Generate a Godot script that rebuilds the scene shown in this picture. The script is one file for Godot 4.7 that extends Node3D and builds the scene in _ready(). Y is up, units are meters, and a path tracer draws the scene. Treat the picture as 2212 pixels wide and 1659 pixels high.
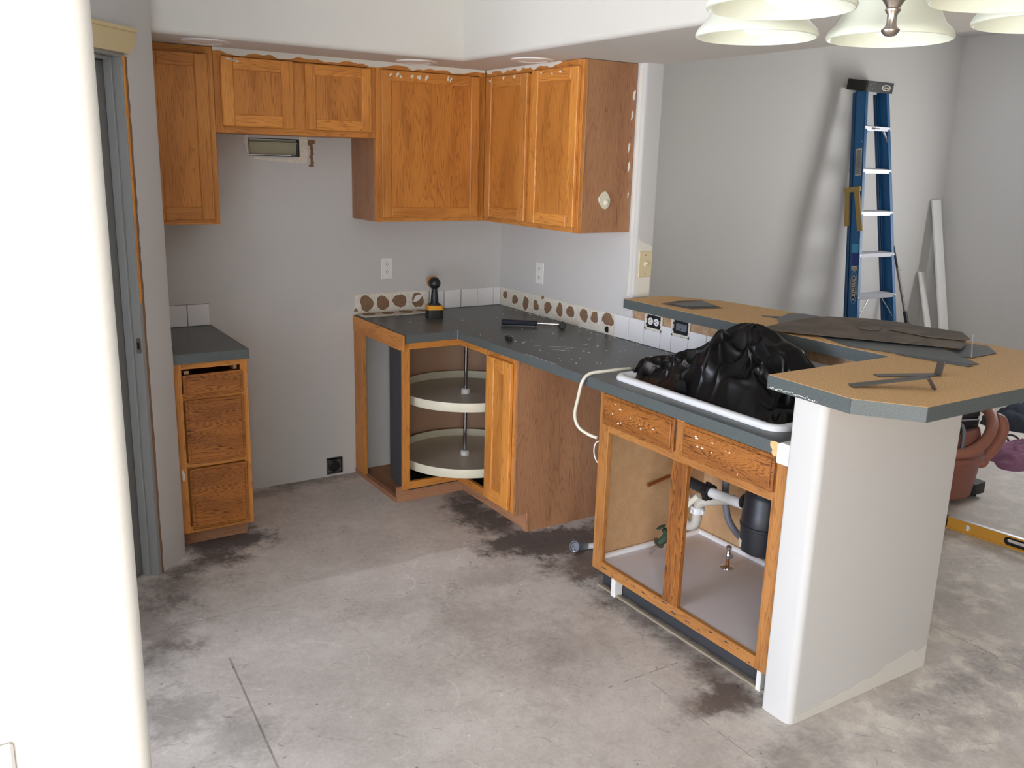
extends Node3D
# Kitchen half taken apart for a remodel. All measures below are inches (S turns them into metres);
# x = along the back wall to the right, y = up, z = out of the back wall. The kitchen corner is the origin.
const S := 0.0254
var M := {}
var origin := {}
var used := {}
var rng := RandomNumberGenerator.new()

# ---------------------------------------------------------------- geometry collector
class Geo:
	var v := PackedVector3Array()
	var n := PackedVector3Array()
	var uv := PackedVector2Array()
	var xf := Transform3D()
	var uvo := Vector2.ZERO

	func _p(p: Vector3, nn: Vector3, u: Vector2) -> void:
		v.append(p); n.append(nn); uv.append(u)

	func tri(a: Vector3, b: Vector3, c: Vector3, na: Vector3, nb: Vector3, nc: Vector3, ua := Vector2.ZERO, ub := Vector2.ZERO, uc := Vector2.ZERO) -> void:
		a = xf * a; b = xf * b; c = xf * c
		na = (xf.basis * na).normalized(); nb = (xf.basis * nb).normalized(); nc = (xf.basis * nc).normalized()
		if (b - a).cross(c - a).dot(na + nb + nc) > 0.0:
			_p(a, na, ua); _p(c, nc, uc); _p(b, nb, ub)
		else:
			_p(a, na, ua); _p(b, nb, ub); _p(c, nc, uc)

	# face with one normal; grain 0/1/2 = axis along which the wood grain runs
	func face(pts: Array, nn: Vector3, grain := 1) -> void:
		var us := []
		for p in pts:
			us.append(wood_uv(p, nn, grain))
		for i in range(1, pts.size() - 1):
			tri(pts[0], pts[i], pts[i + 1], nn, nn, nn, us[0], us[i], us[i + 1])

	func wood_uv(p: Vector3, nn: Vector3, grain: int) -> Vector2:
		var a := nn.abs()
		var drop := 0
		if a.y >= a.x and a.y >= a.z: drop = 1
		elif a.z >= a.x: drop = 2
		var ax := []
		for k in 3:
			if k != drop: ax.append(k)
		var vv: float
		var uu: float
		if drop == grain:
			uu = p[ax[0]]; vv = p[grain] + p[ax[1]] * 0.3
		else:
			vv = p[grain]
			uu = p[ax[0]] if ax[1] == grain else p[ax[1]]
			uu += p[drop] * 0.37
		return Vector2(uu / 24.0, vv / 48.0) + uvo

	# box with chamfered edges
	func box(lo: Vector3, hi: Vector3, b := 0.06, grain := 1) -> void:
		var d := hi - lo
		b = minf(b, minf(d.x, minf(d.y, d.z)) * 0.45)
		var c := (lo + hi) * 0.5
		var h := d * 0.5
		for ax in 3:
			var u := (ax + 1) % 3
			var w := (ax + 2) % 3
			for s in [-1.0, 1.0]:
				var nn := Vector3.ZERO
				nn[ax] = s
				var pts := []
				for q in [[-1, -1], [1, -1], [1, 1], [-1, 1]]:
					var p := c
					p[ax] += s * h[ax]
					p[u] += q[0] * (h[u] - b)
					p[w] += q[1] * (h[w] - b)
					pts.append(p)
				face(pts, nn, grain)
		if b <= 0.0: return
		for ax in 3:
			var u := (ax + 1) % 3
			var w := (ax + 2) % 3
			for su in [-1.0, 1.0]:
				for sw in [-1.0, 1.0]:
					var nn := Vector3.ZERO
					nn[u] = su; nn[w] = sw
					nn = nn.normalized()
					var pts := []
					for q in [[-1, 0], [1, 0], [1, 1], [-1, 1]]:
						var p := c
						p[ax] += q[0] * (h[ax] - b)
						p[u] += su * (h[u] - (0.0 if q[1] == 0 else b))
						p[w] += sw * (h[w] - (b if q[1] == 0 else 0.0))
						pts.append(p)
					face(pts, nn, grain)
		for sx in [-1.0, 1.0]:
			for sy in [-1.0, 1.0]:
				for sz in [-1.0, 1.0]:
					var k := Vector3(sx, sy, sz)
					var p := c + k * h
					face([p - Vector3(0, sy, sz) * b, p - Vector3(sx, 0, sz) * b, p - Vector3(sx, sy, 0) * b], k.normalized(), grain)

	func emb(axis: int, q: Vector2, w: float) -> Vector3:
		if axis == 1: return Vector3(q.x, w, q.y)
		if axis == 2: return Vector3(q.x, q.y, w)
		return Vector3(w, q.y, q.x)

	# extruded polygon; points (x,z) for axis 1, (x,y) for axis 2, (z,y) for axis 0
	func prism(pts: PackedVector2Array, axis: int, lo: float, hi: float, sides := true, caps := true, grain := 1, smooth := 38.0) -> void:
		if Geometry2D.is_polygon_clockwise(pts):
			pts = pts.duplicate(); pts.reverse()
		var m := pts.size()
		if caps:
			var ix := Geometry2D.triangulate_polygon(pts)
			var up := Vector3.ZERO
			up[axis] = 1.0
			for k in range(0, ix.size(), 3):
				face([emb(axis, pts[ix[k]], hi), emb(axis, pts[ix[k + 1]], hi), emb(axis, pts[ix[k + 2]], hi)], up, grain)
				face([emb(axis, pts[ix[k]], lo), emb(axis, pts[ix[k + 1]], lo), emb(axis, pts[ix[k + 2]], lo)], -up, grain)
		if not sides: return
		var en := []
		for i in m:
			var d := (pts[(i + 1) % m] - pts[i]).normalized()
			en.append(Vector2(d.y, -d.x))
		# orientation test: polygon is counter-clockwise in Godot's y-down sense; fix by area sign
		var area := 0.0
		for i in m:
			area += pts[i].cross(pts[(i + 1) % m])
		if area < 0.0:
			for i in m: en[i] = -en[i]
		for i in m:
			var j := (i + 1) % m
			var e: Vector2 = en[i]
			var pe: Vector2 = en[(i + m - 1) % m]
			var ne: Vector2 = en[j]
			var n0 := e
			var n1 := e
			if rad_to_deg(absf(pe.angle_to(e))) < smooth: n0 = (pe + e).normalized()
			if rad_to_deg(absf(ne.angle_to(e))) < smooth: n1 = (ne + e).normalized()
			var a := emb(axis, pts[i], lo)
			var b := emb(axis, pts[j], lo)
			var c := emb(axis, pts[j], hi)
			var d := emb(axis, pts[i], hi)
			var N0 := emb(axis, n0, 0.0)
			var N1 := emb(axis, n1, 0.0)
			var E := emb(axis, e, 0.0)
			tri(a, b, c, N0, N1, N1, wood_uv(a, E, grain), wood_uv(b, E, grain), wood_uv(c, E, grain))
			tri(a, c, d, N0, N1, N0, wood_uv(a, E, grain), wood_uv(c, E, grain), wood_uv(d, E, grain))

	# solid made of filled cells of a grid, across `axis`
	func cells(axis: int, us: Array, vs: Array, fill: Callable, lo: float, hi: float, grain := 1) -> void:
		var full := func(i: int, j: int) -> bool:
			if i < 0 or j < 0 or i >= us.size() - 1 or j >= vs.size() - 1: return false
			return fill.call((us[i] + us[i + 1]) * 0.5, (vs[j] + vs[j + 1]) * 0.5)
		var up := Vector3.ZERO
		up[axis] = 1.0
		for i in us.size() - 1:
			for j in vs.size() - 1:
				if not full.call(i, j): continue
				var q := [Vector2(us[i], vs[j]), Vector2(us[i + 1], vs[j]), Vector2(us[i + 1], vs[j + 1]), Vector2(us[i], vs[j + 1])]
				face(q.map(func(p): return emb(axis, p, hi)), up, grain)
				face(q.map(func(p): return emb(axis, p, lo)), -up, grain)
				var nb := [[i, j - 1, Vector2(0, -1)], [i + 1, j, Vector2(1, 0)], [i, j + 1, Vector2(0, 1)], [i - 1, j, Vector2(-1, 0)]]
				for k in 4:
					if full.call(nb[k][0], nb[k][1]): continue
					var a: Vector2 = q[k]
					var b: Vector2 = q[(k + 1) % 4]
					face([emb(axis, a, lo), emb(axis, b, lo), emb(axis, b, hi), emb(axis, a, hi)], emb(axis, nb[k][2], 0.0), grain)

	# surface of revolution: profile of (radius, height) along `up` from base c
	func lathe(prof: Array, c: Vector3, up := Vector3.UP, seg := 24, a0 := 0.0, a1 := TAU, sq := 1.0) -> void:
		up = up.normalized()
		var sx := up.cross(Vector3(0.31, 0.2, 0.93) if absf(up.dot(Vector3(0.31, 0.2, 0.93))) < 0.95 else Vector3.RIGHT).normalized()
		if absf(up.y) > 0.99: sx = Vector3.RIGHT
		var sz := sx.cross(up)
		var en := []
		for i in prof.size() - 1:
			var d: Vector2 = prof[i + 1] - prof[i]
			en.append(Vector2(d.y, -d.x).normalized())
		for i in prof.size() - 1:
			var e: Vector2 = en[i]
			var n0 := e
			var n1 := e
			if i > 0 and absf((en[i - 1] as Vector2).angle_to(e)) < 0.75: n0 = (en[i - 1] + e).normalized()
			if i < en.size() - 1 and absf((en[i + 1] as Vector2).angle_to(e)) < 0.75: n1 = (en[i + 1] + e).normalized()
			for k in seg:
				var t0 := a0 + (a1 - a0) * k / seg
				var t1 := a0 + (a1 - a0) * (k + 1) / seg
				var r0 := sx * cos(t0) + sz * sin(t0) * sq
				var r1 := sx * cos(t1) + sz * sin(t1) * sq
				var p: Vector2 = prof[i]
				var q: Vector2 = prof[i + 1]
				var A := c + r0 * p.x + up * p.y
				var B := c + r1 * p.x + up * p.y
				var C := c + r1 * q.x + up * q.y
				var D := c + r0 * q.x + up * q.y
				var f := func(r, m): return (r * m.x + up * m.y).normalized()
				if p.x > 1e-4: tri(A, B, C, f.call(r0, n0), f.call(r1, n0), f.call(r1, n1), Vector2(t0, p.y), Vector2(t1, p.y), Vector2(t1, q.y))
				if q.x > 1e-4: tri(A, C, D, f.call(r0, n0), f.call(r1, n1), f.call(r0, n1), Vector2(t0, p.y), Vector2(t1, q.y), Vector2(t0, q.y))

	func tube(pts: Array, r, sides := 10, caps := true) -> void:
		var m := pts.size()
		var rs := []
		for i in m: rs.append(r[i] if r is Array else r)
		var t0: Vector3 = (pts[1] - pts[0]).normalized()
		var nx := t0.cross(Vector3.UP if absf(t0.y) < 0.9 else Vector3.RIGHT).normalized()
		var rings := []
		for i in m:
			var t: Vector3 = (pts[mini(i + 1, m - 1)] - pts[maxi(i - 1, 0)]).normalized()
			nx = (nx - t * nx.dot(t)).normalized()
			var ny := t.cross(nx)
			var ring := []
			for k in sides:
				var a: float = TAU * k / sides
				ring.append(nx * cos(a) + ny * sin(a))
			rings.append(ring)
		for i in m - 1:
			for k in sides:
				var k1 := (k + 1) % sides
				var A: Vector3 = pts[i] + rings[i][k] * rs[i]
				var B: Vector3 = pts[i] + rings[i][k1] * rs[i]
				var C: Vector3 = pts[i + 1] + rings[i + 1][k1] * rs[i + 1]
				var D: Vector3 = pts[i + 1] + rings[i + 1][k] * rs[i + 1]
				tri(A, B, C, rings[i][k], rings[i][k1], rings[i + 1][k1])
				tri(A, C, D, rings[i][k], rings[i + 1][k1], rings[i + 1][k])
		if caps:
			for e in [0, m - 1]:
				var nn: Vector3 = (pts[0] - pts[1]).normalized() if e == 0 else (pts[m - 1] - pts[m - 2]).normalized()
				for k in sides:
					tri(pts[e], pts[e] + rings[e][k] * rs[e], pts[e] + rings[e][(k + 1) % sides] * rs[e], nn, nn, nn)

	# grid surface from f(u,v) with smooth normals; `outer` says which side is out
	func surf(nu: int, nv: int, f: Callable, flip := false, uvs := 1.0) -> void:
		var P := []
		for i in nu + 1:
			var row := []
			for j in nv + 1:
				row.append(f.call(float(i) / nu, float(j) / nv))
			P.append(row)
		var N := []
		for i in nu + 1:
			var row := []
			for j in nv + 1:
				var du: Vector3 = P[mini(i + 1, nu)][j] - P[maxi(i - 1, 0)][j]
				var dv: Vector3 = P[i][mini(j + 1, nv)] - P[i][maxi(j - 1, 0)]
				var c := du.cross(dv)
				c = c.normalized() if c.length() > 1e-9 else Vector3.UP
				row.append(-c if flip else c)
			N.append(row)
		for i in nu:
			for j in nv:
				var ua := Vector2(i, j) / Vector2(nu, nv) * uvs
				var ub := Vector2(i + 1, j) / Vector2(nu, nv) * uvs
				var uc := Vector2(i + 1, j + 1) / Vector2(nu, nv) * uvs
				var ud := Vector2(i, j + 1) / Vector2(nu, nv) * uvs
				tri(P[i][j], P[i + 1][j], P[i + 1][j + 1], N[i][j], N[i + 1][j], N[i + 1][j + 1], ua, ub, uc)
				tri(P[i][j], P[i + 1][j + 1], P[i][j + 1], N[i][j], N[i + 1][j + 1], N[i][j + 1], ua, uc, ud)

	# plate across `axis` whose middle is pierced by a rounded hole
	func holed(axis: int, lo2: Vector2, hi2: Vector2, hole: PackedVector2Array, d0: float, d1: float) -> void:
		var c := Vector2.ZERO
		for q in hole: c += q / hole.size()
		var up := Vector3.ZERO
		up[axis] = 1.0
		var edge := []
		for q in hole:
			var d: Vector2 = q - c
			var t := 1e9
			if d.x > 1e-6: t = minf(t, (hi2.x - c.x) / d.x)
			if d.x < -1e-6: t = minf(t, (lo2.x - c.x) / d.x)
			if d.y > 1e-6: t = minf(t, (hi2.y - c.y) / d.y)
			if d.y < -1e-6: t = minf(t, (lo2.y - c.y) / d.y)
			edge.append(c + d * t)
		for i in hole.size():
			var j := (i + 1) % hole.size()
			var poly := [hole[i], edge[i]]
			for k in [Vector2(lo2.x, lo2.y), Vector2(hi2.x, lo2.y), Vector2(hi2.x, hi2.y), Vector2(lo2.x, hi2.y)]:
				var ai: float = (edge[i] - c).angle_to(k - c)
				var aj: float = (edge[i] - c).angle_to(edge[j] - c)
				if ai * aj > 0.0 and absf(ai) < absf(aj) - 1e-5 and absf(ai) > 1e-5: poly.append(k)
			poly.append(edge[j]); poly.append(hole[j])
			face(poly.map(func(q): return emb(axis, q, d1)), up)
			face(poly.map(func(q): return emb(axis, q, d0)), -up)
			var nin := emb(axis, (c - (hole[i] + hole[j]) * 0.5).normalized(), 0.0)
			face([emb(axis, hole[i], d0), emb(axis, hole[j], d0), emb(axis, hole[j], d1), emb(axis, hole[i], d1)], nin)

	# keep one part's wood grain inside one repeat of the texture
	func fit_uv(r: Vector2) -> void:
		if uv.is_empty(): return
		var lo := uv[0]
		var hi := uv[0]
		for q in uv:
			lo = lo.min(q); hi = hi.max(q)
		var room := (Vector2.ONE - (hi - lo)).max(Vector2.ZERO)
		var sh := room * r - lo
		for i in uv.size(): uv[i] += sh

	func mesh(o: Vector3) -> ArrayMesh:
		var p := PackedVector3Array()
		p.resize(v.size())
		for i in v.size(): p[i] = (v[i] - o) * 0.0254
		var a := []
		a.resize(Mesh.ARRAY_MAX)
		a[Mesh.ARRAY_VERTEX] = p
		a[Mesh.ARRAY_NORMAL] = n
		a[Mesh.ARRAY_TEX_UV] = uv
		var m := ArrayMesh.new()
		m.add_surface_from_arrays(Mesh.PRIMITIVE_TRIANGLES, a)
		return m

	func base() -> Vector3:
		var lo := v[0]
		var hi := v[0]
		for p in v:
			lo = lo.min(p); hi = hi.max(p)
		return Vector3((lo.x + hi.x) / 2, lo.y, (lo.z + hi.z) / 2)

# ---------------------------------------------------------------- scene helpers
func V(x: float, y: float, z: float) -> Vector3: return Vector3(x, y, z)
func P2(a: Array) -> PackedVector2Array:
	var r := PackedVector2Array()
	for i in range(0, a.size(), 2): r.append(Vector2(a[i], a[i + 1]))
	return r
func geo(off := -1.0) -> Geo:
	var g := Geo.new()
	g.uvo = Vector2(rng.randf(), rng.randf()) if off < 0.0 else Vector2(off, off * 1.7)
	return g
func numbered(called: String) -> String:
	used[called] = used.get(called, 0) + 1
	return called if used[called] == 1 else "%s_%03d" % [called, used[called] - 1]
func tag(o: Node3D, label: String, category: String, group := "") -> Node3D:
	o.set_meta("label", label); o.set_meta("category", category)
	if group: o.set_meta("group", group)
	return o
func thing(called: String, label: String, category: String, at: Vector3, group := "") -> Node3D:
	var o := Node3D.new()
	o.name = numbered(called)
	add_child(o)
	o.position = at * S
	origin[o] = at
	return tag(o, label, category, group)
func part(called: String, g: Geo, mat: Material, parent: Node3D, label := "") -> MeshInstance3D:
	var m := MeshInstance3D.new()
	m.name = called
	if mat is StandardMaterial3D and mat.albedo_texture and not mat.uv1_triplanar: g.fit_uv(Vector2(rng.randf(), rng.randf()))
	m.mesh = g.mesh(origin[parent])
	m.material_override = mat
	parent.add_child(m, true)
	origin[m] = origin[parent]
	if label: m.set_meta("label", label)
	return m
func solo(called: String, g: Geo, mat: Material, label := "", category := "", group := "") -> MeshInstance3D:
	var m := MeshInstance3D.new()
	m.name = numbered(called)
	var o := g.base()
	m.mesh = g.mesh(o)
	m.material_override = mat
	add_child(m)
	m.position = o * S
	origin[m] = o
	if label: tag(m, label, category, group)
	return m
func struct(called: String, g: Geo, mat: Material) -> MeshInstance3D:
	var m := solo(called, g, mat)
	m.set_meta("kind", "structure")
	return m
func bx(lo: Vector3, hi: Vector3, b := 0.06, grain := 1, off := -1.0) -> Geo:
	var g := geo(off)
	g.box(lo, hi, b, grain)
	return g
func curve(pts: Array, n := 8) -> Array:
	var r := []
	for i in pts.size() - 1:
		var p0: Vector3 = pts[maxi(i - 1, 0)]
		var p1: Vector3 = pts[i]
		var p2: Vector3 = pts[i + 1]
		var p3: Vector3 = pts[mini(i + 2, pts.size() - 1)]
		for k in n:
			r.append(p1.cubic_interpolate(p2, p0, p3, float(k) / n))
	r.append(pts[-1])
	return r
# irregular thin patch lying on a surface (torn paper, paint, chips)
func blob(g: Geo, c: Vector3, au: Vector3, av: Vector3, ru: float, rv: float, rough := 0.25, n := 18, th := 0.03) -> void:
	var nn := au.cross(av).normalized()
	var ph := rng.randf() * TAU
	var ring := []
	for k in n:
		var a: float = TAU * k / n
		var r := 1.0 + rough * (0.5 * sin(a * 2 + ph) + 0.35 * sin(a * 3 + ph * 2.3)) + rng.randf_range(-rough, rough) * 0.45
		ring.append(au * cos(a) * ru * r + av * sin(a) * rv * r)
	for k in n:
		var p: Vector3 = ring[k]
		var q: Vector3 = ring[(k + 1) % n]
		g.tri(c + nn * th, c + p + nn * th, c + q + nn * th, nn, nn, nn)
		var o := (p + q).normalized()
		g.tri(c + p, c + q, c + q + nn * th, o, o, o)
		g.tri(c + p, c + q + nn * th, c + p + nn * th, o, o, o)
func arc(c: Vector2, r: float, a0: float, a1: float, n := 6) -> Array:
	var o := []
	for k in n + 1:
		var a: float = deg_to_rad(a0 + (a1 - a0) * k / n)
		o.append(c.x + r * cos(a)); o.append(c.y + r * sin(a))
	return o
func rrect(x0: float, y0: float, x1: float, y1: float, r: float, n := 5) -> PackedVector2Array:
	return P2(arc(Vector2(x1 - r, y1 - r), r, 0, 90, n) + arc(Vector2(x0 + r, y1 - r), r, 90, 180, n) + arc(Vector2(x0 + r, y0 + r), r, 180, 270, n) + arc(Vector2(x1 - r, y0 + r), r, 270, 360, n))

# ---------------------------------------------------------------- textures and materials
func nimg(seed_: int, freq: float, w: int, h: int, oct := 3, fw := 0, fh := 0, kind := FastNoiseLite.TYPE_SIMPLEX_SMOOTH) -> PackedByteArray:
	var f := FastNoiseLite.new()
	f.seed = seed_; f.noise_type = kind; f.frequency = freq
	f.fractal_octaves = oct
	f.fractal_type = FastNoiseLite.FRACTAL_FBM
	var im := f.get_image(fw if fw else w, fh if fh else h, false, false, true)
	im.convert(Image.FORMAT_L8)
	if fw or fh: im.resize(w, h, Image.INTERPOLATE_CUBIC)
	return im.get_data()
func tex(w: int, h: int, d: PackedByteArray) -> ImageTexture:
	return ImageTexture.create_from_image(Image.create_from_data(w, h, false, Image.FORMAT_RGB8, d))
func oak(seed_: int, light: Color, dark: Color, rings: float, contrast: float, pores: float) -> ImageTexture:
	var w := 640
	var h := 1280
	var low := nimg(seed_, 0.011, w, h, 2, w, 130)
	var mid := nimg(seed_ + 1, 0.03, w, h, 2, w, 60)
	var por := nimg(seed_ + 2, 0.26, w, h, 2, w, 34)
	var tone := nimg(seed_ + 3, 0.006, w, h, 2, w, 300)
	var d := PackedByteArray()
	d.resize(w * h * 3)
	for i in w * h:
		var fl := low[i] / 255.0 * rings + mid[i] / 255.0 * rings * 0.12 + (i % w) * 0.012
		var f := fl - floorf(fl)
		var band := f * f * f if f < 0.93 else (1.0 - f) * 11.0
		var p := clampf((por[i] / 255.0 - 0.5) * 3.4, 0.0, 1.0)
		var k := clampf(contrast * band * (0.55 + 0.45 * p) + pores * p * (0.35 + band) + (tone[i] / 255.0 - 0.5) * 0.45, 0.0, 1.0)
		d[i * 3] = int(255.0 * lerpf(light.r, dark.r, k))
		d[i * 3 + 1] = int(255.0 * lerpf(light.g, dark.g, k))
		d[i * 3 + 2] = int(255.0 * lerpf(light.b, dark.b, k))
	return tex(w, h, d)
func speckle(seed_: int, n: int, f1: float, f2: float, a: Color, b: Color, c: Color, amt: float) -> ImageTexture:
	var p := nimg(seed_, f1, n, n, 2)
	var q := nimg(seed_ + 7, f2, n, n, 1)
	var d := PackedByteArray()
	d.resize(n * n * 3)
	for i in n * n:
		var k := clampf((p[i] / 255.0 - 0.5) * 2.2 + 0.5, 0.0, 1.0)
		var s := clampf((q[i] / 255.0 - 0.62) * 6.0, 0.0, 1.0) * amt
		var o := a.lerp(b, k).lerp(c, s)
		d[i * 3] = int(o.r * 255.0); d[i * 3 + 1] = int(o.g * 255.0); d[i * 3 + 2] = int(o.b * 255.0)
	return tex(n, n, d)
func mat(col: Color, rough := 0.6, metal := 0.0, spec := 0.5) -> StandardMaterial3D:
	var m := StandardMaterial3D.new()
	m.albedo_color = col; m.roughness = rough; m.metallic = metal; m.metallic_specular = spec
	return m
func rgb(r: int, g: int, b: int) -> Color: return Color(r / 255.0, g / 255.0, b / 255.0)
func woodmat(t: Texture2D, tint: Color, rough := 0.45) -> StandardMaterial3D:
	var m := mat(tint, rough)
	m.albedo_texture = t
	return m
func trip(m: StandardMaterial3D, t: Texture2D, inches: float) -> StandardMaterial3D:
	m.albedo_texture = t
	m.uv1_triplanar = true; m.uv1_world_triplanar = true
	m.uv1_scale = Vector3.ONE / (inches * S)
	return m
func bumpy(m: StandardMaterial3D, t: Texture2D, cm: float) -> StandardMaterial3D:
	m.heightmap_enabled = true; m.heightmap_texture = t; m.heightmap_scale = cm
	return m

func floor_texture() -> ImageTexture:
	# 300 x 140 inches from (-112, -5); base slab mottling, mastic stains, scuffs and saw cuts
	var w := 2048
	var h := 956
	var a := nimg(11, 0.006, w, h, 5)
	var b := nimg(12, 0.02, w, h, 4)
	var c := nimg(13, 0.06, w, h, 3)
	var e := nimg(14, 0.16, w, h, 2)
	var wr := nimg(15, 0.012, w, h, 3)
	var st := PackedFloat32Array()
	st.resize(w * h)
	var red := PackedFloat32Array()
	red.resize(w * h)
	var k := 2048.0 / 300.0
	# x, z, rx, rz, strength, redness
	var stains := [
		[-72, 24, 7, 6, 1.0, 0.0], [-68, 23, 5, 4, 0.8, 0.0], [-77, 31, 7, 3, 0.6, 0.3], [-84, 37, 8, 6, 0.45, 0.2], [-89, 47, 7, 10, 0.45, 0.3], [-90, 58, 5, 5, 0.3, 0.1],
		[-20, 26, 7, 6, 0.75, 0.1], [-25, 33, 5, 8, 0.8, 0.1], [-24, 42, 5, 8, 0.9, 0.0], [-23, 50, 8, 5, 1.1, 0.0], [-17, 52, 9, 5, 0.95, 0.1], [-29, 48, 5, 3, 0.5, 0.0],
		[-15, 60, 9, 7, 0.75, 0.9], [-21, 62, 6, 6, 0.55, 0.9], [-19, 69, 5, 6, 0.6, 0.7], [-8, 55, 9, 7, 0.9, 0.5],
		[-23.5, 74, 3.2, 5, 0.65, 0.4], [-23.5, 82, 3, 7, 0.6, 0.3], [-24, 91, 3, 7, 0.5, 0.3], [-25, 99, 3.5, 5, 0.6, 0.6], [-27.5, 104, 4, 3.5, 0.85, 0.5], [-32, 103, 4, 2.5, 0.55, 0.7],
		[-46, 1, 10, 3, 0.55, 0.1], [-58, 3, 7, 3, 0.3, 0.1], [-90, 72, 5, 5, 0.4, 0.2], [-84, 80, 5, 4, 0.25, 0.0], [-30, 118, 6, 4, 0.35, 0.3],
		[-45, 70, 9, 5, 0.16, 0.8], [-38, 82, 8, 6, 0.18, 0.6], [-55, 60, 8, 4, 0.12, 0.6], [-48, 86, 6, 8, 0.12, 0.8], [-36, 58, 8, 5, 0.2, 0.6],
		[46, 86, 7, 3, 0.3, 0.4], [10, 118, 8, 4, 0.25, 0.3], [-8, 124, 9, 3, 0.28, 0.3], [25, 100, 7, 6, 0.18, 0.0], [-2, 117, 10, 2.2, 0.25, 0.0]]
	for s in stains:
		var x0 := int((s[0] + 112 - s[2] * 1.6) * k)
		var x1 := int((s[0] + 112 + s[2] * 1.6) * k)
		var y0 := int((s[1] + 5 - s[3] * 1.6) * k)
		var y1 := int((s[1] + 5 + s[3] * 1.6) * k)
		for y in range(maxi(y0, 0), mini(y1, h)):
			for x in range(maxi(x0, 0), mini(x1, w)):
				var i := y * w + x
				var dx: float = (x / k - 112 - s[0]) / s[2]
				var dz: float = (y / k - 5 - s[1]) / s[3]
				var r := sqrt(dx * dx + dz * dz) + (b[i] / 255.0 - 0.5) * 1.0 + (c[i] / 255.0 - 0.5) * 0.45 + (e[i] / 255.0 - 0.5) * 0.4
				var q := smoothstep(0.0, 1.0, clampf((1.45 - r) * 0.75, 0.0, 1.0))
				if q > 0.0:
					st[i] = minf(1.0, st[i] + q * s[4])
					red[i] = maxf(red[i], q * s[5])
	# short scuffs and scrapes left by the flooring work
	var mk := PackedFloat32Array()
	mk.resize(w * h)
	var lr := RandomNumberGenerator.new()
	lr.seed = 909
	for q in 1500:
		var sx := lr.randf_range(-105, 60)
		var sz := lr.randf_range(0, 133)
		var an := lr.randfn(0.3, 0.7)
		var ln := lr.randf_range(0.3, 2.2) if q % 9 else lr.randf_range(2.0, 7.0)
		var am := lr.randf_range(-0.16, -0.04) if q % 3 else lr.randf_range(0.03, 0.1)
		var bend := lr.randfn(0.0, 0.12)
		for u in int(ln * k * 1.3):
			var t := u / (k * 1.3)
			var px := int((sx + cos(an + bend * t) * t + 112) * k)
			var pz := int((sz + sin(an + bend * t) * t + 5) * k)
			if px < 1 or pz < 1 or px >= w - 1 or pz >= h - 1: continue
			mk[pz * w + px] = am * (1.0 - absf(t / ln - 0.5))
			if q % 4 == 0: mk[pz * w + px + 1] = am * 0.6
	for q in 260:
		var px := int((lr.randf_range(-105, 60) + 112) * k)
		var pz := int((lr.randf_range(0, 133) + 5) * k)
		var am := -0.3 if q % 3 else 0.16
		for u in [0, 1, w, w + 1]:
			if pz * w + px + u < w * h: mk[pz * w + px + u] = am * lr.randf_range(0.3, 1.0)
	var d := PackedByteArray()
	d.resize(w * h * 3)
	for i in w * h:
		var x := (i % w) / k - 112.0
		var z := (i / w) / k - 5.0
		var n := (a[i] / 255.0 - 0.5) * 0.15 + (b[i] / 255.0 - 0.5) * 0.10 + (c[i] / 255.0 - 0.5) * 0.08 + (e[i] / 255.0 - 0.5) * 0.12
		var pr := 0.815 + n * 0.62
		var pg := 0.785 + n * 0.63
		var pb := 0.752 + n * 0.64
		# paler band of slab where the old flooring ended
		var line := 45.6 + (wr[i] / 255.0 - 0.5) * 1.2
		if x > -75.0 and x < -26.0:
			var t := clampf((z - line) * 1.3, 0.0, 1.0) * clampf((x + 75.0) / 14.0, 0.0, 1.0) * clampf((-26.0 - x) / 8.0, 0.0, 1.0) * clampf(1.0 - (z - line) / 30.0, 0.0, 1.0)
			pr += 0.07 * t; pg += 0.07 * t; pb += 0.074 * t
		# pale wear and plaster dust out past the peninsula
		var pale := clampf((b[i] / 255.0 - 0.55) * 7.0, 0.0, 1.0) * clampf((x + 2.0 * (z - 100.0) * 0.3 + 40.0) / 40.0, 0.0, 1.0) * clampf((z - 60.0) / 40.0, 0.0, 1.0)
		pr += 0.07 * pale; pg += 0.07 * pale; pb += 0.055 * pale
		var s := st[i]
		var rd := red[i]
		var k2 := clampf(s, 0.0, 1.0)
		pr = lerpf(pr, lerpf(0.24, 0.40, rd), k2 * 0.72)
		pg = lerpf(pg, lerpf(0.225, 0.31, rd), k2 * 0.72)
		pb = lerpf(pb, lerpf(0.22, 0.27, rd), k2 * 0.72)
		pr += mk[i]; pg += mk[i]; pb += mk[i] * 0.95
		if e[i] > 178 and b[i] > 128: pr -= 0.06; pg -= 0.06; pb -= 0.055
		elif e[i] < 62 and a[i] > 140: pr += 0.05; pg += 0.05; pb += 0.05
		# saw cuts and chalk lines
		var cut := 0.0
		if z > 62.0: cut = 0.42 * clampf(1.25 - absf(x + 81.1 + (z - 62.6) * 0.063) / 0.13, 0.0, 1.0) * (0.6 + c[i] / 320.0)
		if x > -40.0 and x < -22.0 and absf(z - 94.0) < 0.08 and c[i] > 110: cut = 0.4
		if z > 96.0 and absf(x + 34.2) < 0.08 and c[i] > 105: cut = 0.3
		if absf(x - 13.8) < 0.09 and z > 92.0: cut = 0.3
		if absf(z - 50.0 - (wr[i] / 255.0 - 0.5) * 3.0) < 0.06 and x < -70.0: cut = 0.25
		pr -= cut * 0.6; pg -= cut * 0.6; pb -= cut * 0.6
		d[i * 3] = int(clampf(pr, 0.0, 1.0) * 255.0)
		d[i * 3 + 1] = int(clampf(pg, 0.0, 1.0) * 255.0)
		d[i * 3 + 2] = int(clampf(pb, 0.0, 1.0) * 255.0)
	return tex(w, h, d)

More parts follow.
